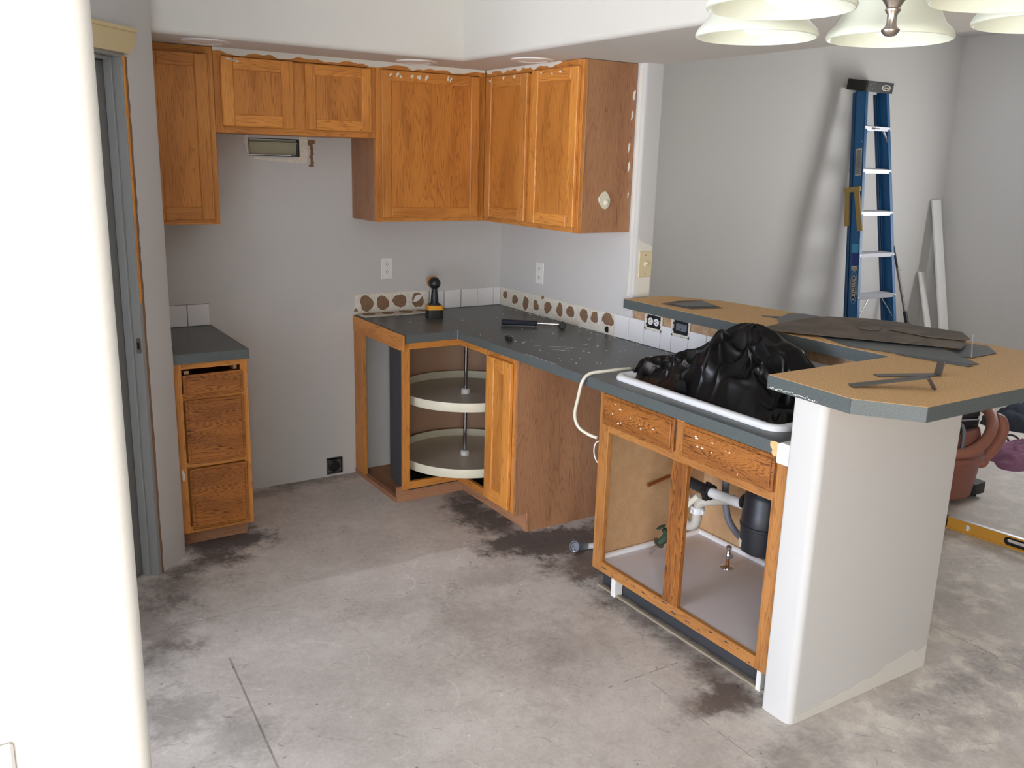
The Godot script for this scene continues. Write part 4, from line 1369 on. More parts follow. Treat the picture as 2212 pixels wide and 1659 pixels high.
func build_sink_plumbing() -> void:
	var t := thing("sink", "white enamel drop-in kitchen sink set in the counter, filled by the black bag", "sink", V(-12.5, 35.07, 86))
	var path := rrect(-22.2, 69.4, -2.9, 102.6, 2.3, 6)
	var g := geo()
	sweep(g, path, [Vector2(-1.75, 34.2), Vector2(-1.55, 35.2), Vector2(-1.25, 35.65), Vector2(-0.8, 35.85), Vector2(-0.2, 35.8), Vector2(0.15, 35.5), Vector2(0.22, 35.08)])
	part("rim", g, M.porcelain, t)
	g = geo()
	sweep(g, path, [Vector2(-4.4, 28.0), Vector2(-3.0, 28.1), Vector2(-2.3, 28.8), Vector2(-1.75, 34.2)])
	var bot := PackedVector2Array()
	for q in rrect(-22.2 + 4.4, 69.4 + 4.4, -2.9 - 4.4, 102.6 - 4.4, 1.0, 6): bot.append(q)
	g.prism(bot, 1, 27.8, 28.0)
	part("basin", g, M.porcelain, t)
	# rubbish bag slumped over it
	var nz := FastNoiseLite.new()
	nz.seed = 77; nz.frequency = 0.07; nz.fractal_octaves = 2
	var n2 := FastNoiseLite.new()
	n2.seed = 78; n2.frequency = 0.13; n2.fractal_type = FastNoiseLite.FRACTAL_NONE
	var ridge := [[68.6, 34.6], [69.4, 37.0], [70.6, 38.0], [74.0, 38.4], [77.0, 39.8], [80.0, 42.0], [82.5, 43.9], [84.5, 45.1], [87.0, 45.2], [89.5, 44.6], [91.5, 43.6], [93.5, 42.9], [95.0, 41.2], [96.5, 39.0], [98.5, 37.0], [100.4, 35.0]]
	var rz := func(z: float) -> float:
		for k in ridge.size() - 1:
			if z <= ridge[k + 1][0]:
				return lerpf(ridge[k][1], ridge[k + 1][1], smoothstep(ridge[k][0], ridge[k + 1][0], z) * 0.5 + 0.5 * (z - ridge[k][0]) / (ridge[k + 1][0] - ridge[k][0]))
		return 35.0
	g = geo()
	var bagf := func(u: float, v: float) -> Vector3:
		var z := lerpf(68.6, 100.6, v)
		var xr := lerpf(-14.6, -9.5, smoothstep(70.0, 86.0, z))
		var wl := lerpf(3.0, xr + 20.9, smoothstep(68.0, 74.5, z))
		var wr := lerpf(3.0, -3.6 - xr, smoothstep(68.0, 77.0, z))
		var s := u * 2.0 - 1.0
		var x := xr + (s * wl if s < 0.0 else s * wr)
		var top: float = rz.call(z)
		var k := pow(maxf(0.0, cos(s * PI / 2)), 0.72 if s < 0 else 0.7)
		var base := 34.1 if s < 0 else 35.0
		if z < 70.5: base = 35.9
		var y := lerpf(minf(base, top), top, k)
		var edge := smoothstep(0.0, 0.12, v) * smoothstep(0.0, 0.1, 1.0 - v) * smoothstep(0.0, 0.25, 1.0 - absf(s))
		var ang := atan2(z - 86.0, x + 9.0)
		var r := Vector2(x + 9.0, z - 86.0).length()
		# long pleats running down from the peak, then sharp crumples lower on the front
		var pleat := sqrt(pow(nz.get_noise_2d(ang * 14.0, r * 0.4), 2.0) + 0.004) * 1.6
		var front := smoothstep(0.95, 0.6, absf(s)) * smoothstep(0.05, 0.45, -s) + 0.12
		var c1 := n2.get_noise_2d(x * 0.8 + z * 0.5, z * 0.7 - y * 0.5)
		var c2 := sqrt(pow(n2.get_noise_2d(x * 1.5 - z * 0.9 + 60.0, z * 1.2 + y), 2.0) + 0.004)
		y += edge * (0.5 - pleat * 0.8 - front * (c1 * 1.5 + c2 * 1.5))
		var k1 := exp(-pow(n2.get_noise_2d(x * 0.9 + z * 0.35 + 200.0, z * 0.25 - x * 0.5) * 6.0, 2.0))
		var k2 := exp(-pow(n2.get_noise_2d(z * 1.1 + 300.0, x * 1.3 - y * 0.8) * 6.5, 2.0))
		var off := smoothstep(0.12, 0.4, absf(s))
		y += edge * off * (k1 * 0.5 + k2 * 0.35)
		x -= edge * off * (k1 * 0.35 + k2 * 0.3)
		x += edge * (nz.get_noise_2d(z * 0.8, y * 0.7 + 40.0) * 1.0 + front * (c1 * 1.3 + c2 * 0.7))
		return V(x, y, z)
	g.surf(220, 260, bagf, true)
	t = thing("trash_bag", "crumpled glossy black plastic trash bag heaped in the sink", "trash bag", V(-12, 35, 85))
	part("bag_body", g, M.bag, t)
	g = geo()
	g.surf(12, 16, func(u, v):
		var p: Vector3 = bagf.call(0.02 + 0.02 * u, 0.42 + 0.08 * v)
		return p + V(-1.5 * u - 0.1, 1.45 * sin(u * 2.4) + 0.2 * sin(v * 9.0) * u, 0), true)
	part("loose_flap", g, M.bag, t, "bag edge lapping over the sink rim")
	# sprayer hose hanging over the worktop edge
	t = thing("spray_hose", "cream plastic hose looping from the sink rim over the counter edge", "hose", V(-25, 30, 68))
	g = geo()
	g.tube(curve([V(-17.0, 35.6, 67.6), V(-19.5, 35.75, 67.8), V(-22.0, 35.7, 67.6), V(-24.6, 35.4, 66.9), V(-25.9, 34.2, 66.8), V(-26.1, 31.5, 66.2), V(-26.0, 28.5, 65.4), V(-25.6, 26.6, 66.0), V(-24.8, 25.7, 67.6), V(-24.1, 25.4, 69.0)], 6), 0.27, 10)
	part("outer_hose", g, M.cream_hose, t)
	g = geo()
	g.tube(curve([V(-23.6, 24.9, 69.2), V(-23.7, 24.2, 68.2), V(-23.7, 22.7, 67.9), V(-23.2, 21.0, 68.2), V(-22.0, 20.0, 69.2)], 6), 0.11, 8)
	part("thin_line", g, M.white_plastic, t)
	# disposer
	t = thing("garbage_disposal", "black garbage disposal unit hanging under the sink on the right", "appliance", V(-12.5, 13.4, 94))
	var c := V(-12.5, 13.4, 94.2)
	g = geo()
	g.lathe([Vector2(0, 0), Vector2(2.6, 0.05), Vector2(3.35, 0.5), Vector2(3.5, 1.2), Vector2(3.5, 4.0), Vector2(3.65, 4.1), Vector2(3.65, 4.5), Vector2(3.5, 4.6), Vector2(3.45, 6.4), Vector2(3.3, 6.7), Vector2(3.3, 8.5), Vector2(3.1, 9.0), Vector2(2.0, 10.4), Vector2(1.9, 14.5)], c, Vector3.UP, 36)
	part("housing", g, M.abs, t)
	g = geo()
	g.lathe([Vector2(2.4, 0), Vector2(2.5, 0.2), Vector2(2.5, 0.9), Vector2(2.3, 1.1), Vector2(1.9, 1.1)], c + V(0, 11.4, 0), Vector3.UP, 24)
	part("mount_ring", g, M.black, t)
	g = geo()
	g.lathe([Vector2(1.15, 0), Vector2(1.15, 0.5), Vector2(0.9, 0.6), Vector2(0.9, 1.6)], c + V(0, 6.4, -4.4), V(0, 0, 1), 20)
	part("outlet", g, M.black, t)
	g = geo()
	g.surf(8, 1, func(u, v):
		var a: float = deg_to_rad(200 + 34 * u)
		return c + V(3.53 * cos(a), 0.9 + 1.2 * v, 3.53 * sin(a)))
	part("label_sticker", g, M.label, t, "small worn pale sticker")
	# drain pipework
	t = thing("drain_pipes", "white and black plastic drain pipes with a trap under the sink", "pipes", V(-11, 11, 81))
	var px := -12.0
	g = geo()
	g.tube([V(px, 19.0, 89.9), V(px, 18.6, 82.2)], 0.78, 16)
	part("white_pipe", g, M.pvc, t)
	g = geo()
	g.tube([V(px, 18.62, 82.4), V(px, 18.9, 74.6)], 0.88, 16)
	part("black_pipe", g, M.abs, t)
	g = geo()
	g.lathe([Vector2(0.8, 0), Vector2(1.25, 0.05), Vector2(1.3, 1.0), Vector2(1.05, 1.3), Vector2(0.9, 1.3)], V(px, 18.6, 82.7), V(0, 0.03, -1), 20)
	for k in 5:
		var a: float = TAU * k / 5.0 + 0.4
		g.box(V(px + 1.3 * cos(a) - 0.2, 18.6 + 1.3 * sin(a) - 0.2, 81.6), V(px + 1.3 * cos(a) + 0.2, 18.6 + 1.3 * sin(a) + 0.2, 82.5), 0.05)
	part("slip_nut", g, M.black, t)
	g = geo()
	g.tube(curve([V(px, 28, 75.2), V(px, 22, 75.2), V(px, 18.9, 75.2)], 3), 0.8, 14)
	part("tailpiece", g, M.black, t)
	g = geo()
	g.tube(curve([V(px + 4.5, 16.9, 83.5), V(px + 1.0, 16.8, 82.0), V(px - 0.1, 16.4, 80.9), V(px, 15.3, 80.2), V(px, 14.2, 80.1), V(px, 12.6, 79.9), V(px, 11.7, 79.0), V(px, 11.6, 78.0), V(px, 12.6, 77.1), V(px, 14.5, 77.0), V(px, 17.4, 77.0)], 5), 0.78, 14)
	part("trap", g, M.pvc_dirty, t)
	for p in [V(px, 14.4, 80.1), V(px, 15.6, 77.0)]:
		g = geo()
		g.lathe([Vector2(0.8, 0), Vector2(1.12, 0), Vector2(1.12, 0.75), Vector2(0.95, 0.95), Vector2(0.8, 0.95)], p, Vector3.UP, 18)
		g.box(p + V(-1.4, 0.1, -0.2), p + V(1.4, 0.7, 0.2), 0.05)
		g.box(p + V(-0.2, 0.1, -1.4), p + V(0.2, 0.7, 1.4), 0.05)
		part("trap_nut", g, M.pvc, t)
	g = geo()
	g.tube([V(px - 0.6, 17.5, 80.6), V(px - 0.8, 14.2, 77.6)], 0.45, 10)
	part("branch_pipe", g, M.cream_hose, t)
	t = thing("dishwasher_hose", "bent grey rubber hose running behind the disposal", "hose", V(-8, 11, 84))
	g = geo()
	g.tube(curve([V(-8.5, 20.5, 82.2), V(-8.2, 17.5, 82.0), V(-8, 15.5, 82.2), V(-8, 13.6, 82.9), V(-8, 12.2, 84.4), V(-8, 11.4, 86.4), V(-7.6, 11.3, 89), V(-6, 11.2, 91)], 6), 0.55, 12)
	solo_into(t, "hose", g, M.greyhose)
	# shut-off valves
	t = thing("shutoff_valve", "old green shut-off valve with round dark handles half behind the cabinet's middle stile", "valve", V(-16, 8, 76))
	g = geo()
	g.tube([V(-16, 6.0, 74.2), V(-15.6, 8.2, 75.7)], 0.33, 10)
	part("chrome_stub", g, M.chrome, t)
	g = geo()
	g.lathe([Vector2(0, 0), Vector2(0.9, 0.05), Vector2(1.0, 0.25), Vector2(0.55, 0.45), Vector2(0.3, 0.5)], V(-15.7, 8.1, 75.6), V(0.2, 0.7, 0.5), 20)
	part("lower_flange", g, M.steel, t)
	g = geo()
	g.tube(curve([V(-15.6, 8.4, 75.9), V(-15.2, 9.4, 76.7), V(-15.2, 10.2, 76.9), V(-15.6, 11.0, 76.6)], 4), [0.55, 0.6, 0.65, 0.7, 0.75, 0.75, 0.7, 0.6, 0.55, 0.5, 0.5, 0.45, 0.45], 12)
	part("valve_body", g, M.verdigris, t)
	g = geo()
	g.lathe([Vector2(0, 0), Vector2(0.75, 0.05), Vector2(0.85, 0.25), Vector2(0.4, 0.4)], V(-15.8, 11.1, 76.3), V(-0.25, 0.85, -0.45), 18)
	part("hand_wheel", g, M.verdigris, t)
	t = thing("supply_valve", "chrome water supply valve standing on a round plate on the cabinet floor", "valve", V(-7.3, 5.1, 83))
	c = V(-7.3, 5.1, 83.0)
	g = geo()
	g.lathe([Vector2(1.12, 0), Vector2(1.1, 0.12), Vector2(0.7, 0.3), Vector2(0.35, 0.42)], c, Vector3.UP, 24)
	part("escutcheon", g, M.chrome, t)
	g = geo()
	g.tube([c + V(0, 0.3, 0), c + V(0, 1.7, 0)], 0.27, 12)
	part("copper_pipe", g, M.copper, t)
	g = geo()
	g.lathe([Vector2(0.38, 0), Vector2(0.45, 0.1), Vector2(0.45, 0.9), Vector2(0.36, 1.0), Vector2(0.36, 1.6), Vector2(0.46, 1.7), Vector2(0.46, 2.1), Vector2(0.2, 2.3), Vector2(0, 2.3)], c + V(0, 1.5, 0), Vector3.UP, 14)
	part("valve_body", g, M.chrome, t)
	g = geo()
	g.tube([c + V(0, 2.5, 0), c + V(-0.3, 2.4, 0.8)], 0.2, 10)
	g.lathe([Vector2(0, 0), Vector2(0.42, 0.02), Vector2(0.42, 0.25), Vector2(0, 0.3)], c + V(-0.3, 2.4, 0.8), V(-0.35, -0.1, 0.93), 12, 0, TAU, 0.6)
	part("oval_handle", g, M.chrome, t)
	t = thing("supply_valve", "second chrome floor plate almost hidden behind the sink cabinet's right stile", "valve", V(-12, 5.1, 103))
	g = geo()
	g.lathe([Vector2(1.12, 0), Vector2(1.1, 0.12), Vector2(0.7, 0.3), Vector2(0.3, 0.42)], V(-16.6, 5.1, 102.6), Vector3.UP, 24)
	part("escutcheon", g, M.chrome, t)
	g = geo()
	g.tube([V(-16.6, 5.3, 102.6), V(-16.6, 7.4, 102.6)], 0.28, 12)
	part("copper_pipe", g, M.copper, t)
	g = geo()
	g.tube([V(-9.0, 16.8, 70.1), V(-14.5, 16.3, 70.9)], 0.3, 10)
	solo("pipe_stub", g, M.copper, "short copper pipe stub poking out beside the sink cabinet's middle stile", "pipe")
	# drain fitting lying in the dishwasher gap
	t = thing("drain_fitting", "grey drain elbow and white pipe end lying on the floor in the dishwasher gap", "pipe fitting", V(-17, 0, 58))
	g = geo()
	g.tube([V(-13.6, 0.75, 58.6), V(-16.6, 0.75, 57.7)], 0.55, 14)
	part("pipe_end", g, M.pvc, t)
	g = geo()
	g.tube(curve([V(-16.3, 0.8, 57.8), V(-17.4, 0.85, 57.5), V(-18.3, 1.0, 57.6), V(-19.0, 1.25, 57.9)], 5), 0.72, 14)
	g.lathe([Vector2(0.7, 0), Vector2(1.0, 0), Vector2(1.02, 0.6), Vector2(0.8, 0.7), Vector2(0.7, 0.3)], V(-18.7, 1.2, 57.8), V(-0.8, 0.35, 0.3), 16)
	part("elbow", g, M.greyhose, t)
	g = geo()
	g.tube(curve([V(-19.0, 1.6, 57.5), V(-19.6, 1.3, 58.0), V(-19.5, 0.5, 58.6), V(-19.9, 0.12, 58.9)], 4), 0.07, 6)
	part("wire_clip", g, M.chrome, t)

func solo_into(t: Node3D, called: String, g: Geo, m: Material) -> void:
	part(called, g, m, t)

# wall plate: w x h in the plane across axis, facing s
func plate(t: Node3D, axis: int, f: float, s: float, uc: float, vc: float, w: float, h: float, m: Material, called := "cover_plate") -> void:
	var g := geo()
	var A := g.emb(axis, Vector2(uc - w / 2, vc - h / 2), f)
	var B := g.emb(axis, Vector2(uc + w / 2, vc + h / 2), f + s * 0.22)
	g.box(A.min(B), A.max(B), 0.1)
	part(called, g, m, t)
func receptacle(t: Node3D, axis: int, f: float, s: float, uc: float, vc: float, horiz := false) -> void:
	var g := geo()
	var up := Vector3.ZERO
	up[axis] = s
	g.lathe([Vector2(0.68, 0), Vector2(0.66, 0.06), Vector2(0, 0.07)], g.emb(axis, Vector2(uc, vc), f), up, 20)
	var r := part("receptacle", g, M.white_plastic, t)
	g = geo()
	for q in [[-0.24, 0.12, 0.05, 0.16], [0.24, 0.12, 0.05, 0.12], [0.0, -0.3, 0.1, 0.09]]:
		var o := Vector2(q[1], q[0]) if horiz else Vector2(q[0], q[1])
		var e := Vector2(q[3], q[2]) if horiz else Vector2(q[2], q[3])
		var A := g.emb(axis, Vector2(uc, vc) + o - e, f + s * 0.06)
		var B := g.emb(axis, Vector2(uc, vc) + o + e, f + s * 0.085)
		g.box(A.min(B), A.max(B), 0.0)
	part("slots", g, M.void, r)

func build_wall_fittings() -> void:
	var t := thing("outlet", "white duplex outlet on the back wall left of the cordless drill", "outlet", V(-28.5, 42.3, 0.1))
	plate(t, 2, 0.0, 1, -28.55, 44.5, 2.75, 4.5, M.white_plastic)
	var g := geo()
	g.prism(rrect(-29.25, 42.9, -27.85, 46.1, 0.5), 2, 0.2, 0.26)
	part("outlet_face", g, M.white_plastic, t)
	receptacle(t, 2, 0.24, 1, -28.55, 45.3); receptacle(t, 2, 0.24, 1, -28.55, 43.7)
	t = thing("outlet", "white duplex outlet on the right wall above the hammer", "outlet", V(-0.1, 42, 16.2))
	plate(t, 0, 0.0, -1, 16.15, 44.2, 2.9, 4.6, M.white_plastic)
	receptacle(t, 0, -0.2, -1, 16.15, 45.1); receptacle(t, 0, -0.2, -1, 16.15, 43.3)
	t = thing("light_switch", "ivory toggle switch plate on the wall end above the bar", "switch", V(2.5, 47, 47.1))
	plate(t, 2, 47.03, 1, 2.55, 49.4, 3.1, 4.8, M.cream)
	g = bx(V(2.25, 49.0, 47.2), V(2.85, 49.9, 47.5), 0.05)
	part("toggle_slot", g, M.almond, t)
	g = geo()
	g.xf = Transform3D(Basis(Vector3.RIGHT, -0.4), V(2.55, 49.45, 47.3))
	g.box(V(-0.16, -0.1, 0), V(0.16, 0.25, 0.55), 0.04)
	part("toggle", g, M.almond, t)
	for y in [51.1, 47.6]:
		g = geo()
		g.lathe([Vector2(0.14, 0), Vector2(0.12, 0.06), Vector2(0, 0.07)], V(2.5, y, 47.24), Vector3.BACK, 10)
		part("screw", g, M.steel, t)
	# two bare boxes among the tiles
	for q in [[53.75, 39.75, true], [60.9, 39.85, false]]:
		t = thing("outlet_box", "uncovered outlet box with a white double receptacle among the tiles" if q[2] else "uncovered empty switch box among the tiles, right of the receptacle", "outlet box", V(-0.2, 38.4, q[0]))
		g = geo()
		for k in 40:
			var a: float = TAU * k / 40.0
			var e := Vector2(clampf(cos(a) * 1.6, -1, 1) * 2.2, clampf(sin(a) * 1.6, -1, 1) * 1.5)
			blob(g, V(-0.34, q[1] + e.y, q[0] + e.x), V(0, 0, 1), V(0, 1, 0), 0.22, 0.2, 0.5, 7, 0.05)
		part("ragged_rim", g, M.plaster, t).set_meta("kind", "stuff")
		g = geo()
		g.cells(0, [q[0] - 2.2, q[0] - 1.9, q[0] + 1.9, q[0] + 2.2], [q[1] - 1.5, q[1] - 1.2, q[1] + 1.2, q[1] + 1.5], func(u, v): return absf(u - q[0]) > 1.9 or absf(v - q[1]) > 1.2, -0.36, -0.05)
		part("box_rim", g, M.plaster, t)
		part("box_back", bx(V(-0.12, q[1] - 1.25, q[0] - 1.95), V(-0.05, q[1] + 1.25, q[0] + 1.95), 0.0), M.abs, t)
		if q[2]:
			receptacle(t, 0, -0.3, -1, q[0] - 0.85, q[1], true); receptacle(t, 0, -0.3, -1, q[0] + 0.75, q[1], true)
			part("yoke", bx(V(-0.3, q[1] - 0.45, q[0] - 1.9), V(-0.22, q[1] + 0.45, q[0] + 1.9), 0.02), M.grey_metal, t)
		else:
			part("switch_body", bx(V(-0.25, q[1] - 0.6, q[0] - 1.3), V(-0.15, q[1] + 0.7, q[0] + 1.4), 0.1), M.greyhose, t)
			g = geo()
			g.lathe([Vector2(0.2, 0), Vector2(0.15, 0.12), Vector2(0, 0.14)], V(-0.25, q[1] - 0.2, q[0]), V(-1, 0, 0), 10)
			part("screw", g, M.chrome, t)
		for s in [-1.0, 1.0]:
			for v in [-0.6, 0.6]:
				part("ear", bx(V(-0.38, q[1] + v - 0.18, q[0] + s * 1.85 - 0.15), V(-0.3, q[1] + v + 0.18, q[0] + s * 1.85 + 0.15), 0.02), M.abs, t)
	# range receptacle low in the back wall
	t = thing("range_outlet", "uncovered round range receptacle in a metal box low in the back wall", "outlet", V(-41.1, 0.4, -1))
	g = geo()
	g.cells(2, [-43.0, -42.8, -39.5, -39.3], [0.4, 0.6, 4.0, 4.2], func(u, v): return u < -42.8 or u > -39.5 or v < 0.6 or v > 4.0, -2.5, 0.02)
	g.box(V(-42.9, 0.5, -2.5), V(-39.4, 4.1, -2.4), 0.0)
	part("metal_box", g, M.grey_metal, t)
	g = geo()
	g.prism(rrect(-42.7, 0.7, -39.6, 3.5, 0.3), 2, -0.5, -0.3)
	part("yoke", g, M.grey_metal, t)
	g = geo()
	g.lathe([Vector2(1.3, 0), Vector2(1.25, 0.4), Vector2(1.0, 0.5), Vector2(0.95, 0.4), Vector2(0, 0.4)], V(-41.2, 2.1, -0.4), Vector3.BACK, 28)
	part("receptacle", g, M.black, t)
	# hood duct mouth
	t = thing("vent_duct", "open rectangular metal duct mouth in the wall under the short upper cabinet", "vent", V(-52, 67, -2))
	g = geo()
	g.cells(2, [-57.0, -56.85, -47.15, -47.0], [67.1, 67.25, 70.25, 70.4], func(u, v): return u < -56.85 or u > -47.15 or v < 67.25 or v > 70.25, -4.6, 0.05)
	part("duct_sleeve", g, M.black, t)
	part("duct_back", bx(V(-56.8, 67.3, -1.5), V(-47.2, 70.2, -1.3), 0.0), M.duct, t, "dull metal inside the duct")
	part("damper", bx(V(-56.8, 69.5, -1.2), V(-47.3, 69.7, -0.2), 0.02, 0), M.duct, t)
	g = geo()
	g.prism(P2([-57.3, 70.9, -57.9, 70.4, -57.7, 69.0, -57.3, 67.6, -57.0, 67.2, -57.0, 70.9]), 2, 0.0, 0.12)
	part("plaster_edge", g, M.plaster, t)
	g = geo()
	g.prism(P2([-47.0, 70.9, -47.0, 66.9, -52.0, 66.7, -56.0, 66.9, -56.0, 66.5, -51.0, 66.1, -45.6, 65.9, -45.3, 68.0, -45.4, 70.9]), 2, 0.0, 0.02)
	part("bare_patch", g, M.plaster, t)
	g = geo()
	for q in [[-44.6, 69.9, 0.75, 0.55], [-44.5, 69.0, 0.4, 0.7], [-44.45, 68.0, 0.35, 0.6], [-44.6, 67.1, 0.35, 0.6], [-44.5, 66.2, 0.4, 0.5], [-44.6, 65.5, 0.5, 0.35]]:
		blob(g, V(q[0], q[1], 0.0), V(1, 0, 0), V(0, 1, 0), q[2], q[3], 0.35, 12, 0.05)
	solo("wall_gouge", g, M.paper, "ragged torn gouge in the wall to the right of the duct mouth", "wall damage")
	# recessed lights in the soffit
	var labs := ["recessed ceiling light in the soffit over the narrow left wall cabinet", "recessed ceiling light in the soffit left of the inside corner", "recessed ceiling light in the soffit right of the inside corner"]
	var k := 0
	for q in [[-68.8, 19.0], [-30.0, 17.0], [-16.8, 36.0]]:
		t = thing("recessed_light", labs[k], "ceiling light", V(q[0], 84.9, q[1]))
		k += 1
		g = geo()
		g.lathe([Vector2(3.9, 0.0), Vector2(3.8, -0.2), Vector2(3.2, -0.3), Vector2(2.8, -0.25), Vector2(2.6, -0.02)], V(q[0], 84.9, q[1]), Vector3.UP, 36)
		part("trim_ring", g, M.white_plastic, t)
		g = geo()
		g.lathe([Vector2(2.65, -0.05), Vector2(1.5, -0.28), Vector2(0, -0.34)], V(q[0], 84.9, q[1]), Vector3.UP, 28)
		part("lamp_face", g, M.white_plastic, t)
	# switch plate on the near wall
	t = thing("light_switch", "white switch plate at the bottom left on the bright near wall", "switch", V(-110, 44, 145.1))
	plate(t, 2, 145.0, 1, -110.0, 46.1, 2.8, 4.6, M.white_plastic)
	part("rocker", bx(V(-110.65, 44.8, 145.2), V(-109.35, 47.4, 145.38), 0.05), M.white_plastic, t)

func build_tools() -> void:
	# cordless drill standing on its battery
	var t := thing("cordless_drill", "black and yellow cordless drill standing on its battery on the counter corner", "drill", V(-22.4, 35.07, 10.2))
	var c := V(-22.4, 35.07, 10.2)
	var yaw := Basis(Vector3.UP, -0.3)
	var g := geo()
	g.xf = Transform3D(yaw, c)
	g.prism(rrect(-1.7, -1.75, 1.7, 1.6, 0.6), 1, 0.0, 1.85)
	part("battery", g, M.black, t)
	g = geo()
	g.xf = Transform3D(yaw, c)
	g.prism(rrect(-1.75, -1.8, 1.75, 1.65, 0.65), 1, 1.85, 2.25)
	g.prism(rrect(-1.6, -1.65, 1.6, 1.5, 0.7), 1, 2.25, 2.75)
	part("battery_collar", g, M.yellow, t, "yellow battery collar")
	g = geo()
	g.xf = Transform3D(yaw, c)
	g.prism(rrect(-1.2, -1.2, 1.2, 1.1, 0.5), 1, 2.75, 3.0)
	part("handle_foot", g, M.black, t)
	g = geo()
	g.xf = Transform3D(yaw, c)
	g.tube(curve([V(0, 2.8, 0.1), V(0, 4.2, 0.15), V(0, 5.6, 0.0), V(0, 7.0, -0.2)], 5), [0.85, 0.85, 0.84, 0.82, 0.8, 0.8, 0.77, 0.74, 0.7, 0.66, 0.64, 0.62, 0.62, 0.65, 0.7, 0.75], 16)
	part("handle", g, M.abs, t)
	g = geo()
	g.xf = Transform3D(yaw, c)
	g.lathe([Vector2(0, 1.6), Vector2(0.6, 1.5), Vector2(1.0, 1.1), Vector2(1.2, 0.5), Vector2(1.24, -0.2), Vector2(1.2, -0.6)], c * 0 + V(0, 7.3, 0.0), V(0, 0, 1), 28)
	part("motor_cap", g, M.abs, t)
	g = geo()
	g.xf = Transform3D(yaw, c)
	g.lathe([Vector2(1.2, 0.6), Vector2(1.27, 0.4), Vector2(1.3, 2.2), Vector2(1.15, 3.2), Vector2(0.9, 3.6)], V(0, 7.3, 0.0), V(0, 0, -1), 28)
	part("body", g, M.yellow, t)
	g = geo()
	g.xf = Transform3D(yaw, c)
	g.lathe([Vector2(0.9, 3.6), Vector2(0.85, 3.9), Vector2(0.8, 5.2), Vector2(0.4, 5.8), Vector2(0.15, 5.9), Vector2(0, 5.9)], V(0, 7.3, 0.0), V(0, 0, -1), 20)
	part("chuck", g, M.black, t)
	g = geo()
	g.xf = Transform3D(yaw, c)
	g.box(V(-0.3, 4.9, -1.1), V(0.3, 6.3, -0.5), 0.1)
	part("trigger", g, M.black, t)
	# hammer
	t = thing("hammer", "hammer with a dark blue rubber grip lying on the counter", "hammer", V(-9, 35.07, 27.5))
	var a := V(-14.1, 35.78, 23.6)
	var dir := V(10.2, 0, 7.6).normalized()
	g = geo()
	g.tube([a, a + dir * 0.4, a + dir * 2.5, a + dir * 5.0, a + dir * 7.0, a + dir * 7.3], [0.45, 0.62, 0.55, 0.5, 0.52, 0.35], 14)
	part("grip", g, M.rubber, t)
	g = geo()
	g.tube([a + dir * 7.0, a + dir * 12.0], 0.24, 10)
	part("shaft", g, M.chrome, t)
	var hd := a + dir * 12.3
	var sd := V(-dir.z, 0, dir.x)
	g = geo()
	g.tube([hd - sd * 0.2, hd + sd * 1.0, hd + sd * 1.1, hd + sd * 1.7, hd + sd * 1.8], [0.5, 0.5, 0.72, 0.72, 0.6], 16)
	g.tube(curve([hd + sd * 0.3, hd - sd * 0.8 + V(0, 0.05, 0), hd - sd * 1.9 - V(0, 0.1, 0), hd - sd * 2.6 - V(0, 0.45, 0)], 4), [0.45, 0.45, 0.44, 0.42, 0.4, 0.38, 0.35, 0.32, 0.28, 0.24, 0.2, 0.15, 0.08], 10)
	part("head", g, M.hammer_steel, t)
	# utility knife
	t = thing("utility_knife", "small black utility knife with its blade out on the counter", "knife", V(-20.4, 35.07, 36.3))
	dir = V(1.1, 0, -3.2).normalized()
	sd = V(dir.z, 0, -dir.x)
	a = V(-21.2, 35.4, 38.2)
	g = geo()
	g.tube([a, a + dir * 0.3, a + dir * 1.5, a + dir * 2.6, a + dir * 3.0], [0.4, 0.55, 0.5, 0.4, 0.25], 12)
	part("handle", g, M.black, t)
	g = geo()
	g.tube([a + V(0, 0.42, 0) + dir * 0.2, a + V(0, 0.45, 0) + dir * 1.1], 0.16, 8)
	part("slider", g, M.greyhose, t)
	g = geo()
	g.xf = Transform3D(Basis(dir, Vector3.UP, sd), a + dir * 2.8)
	g.prism(P2([0, -0.16, 1.7, -0.16, 1.1, 0.2, 0, 0.2]), 2, -0.03, 0.03)
	part("blade", g, M.alu, t)

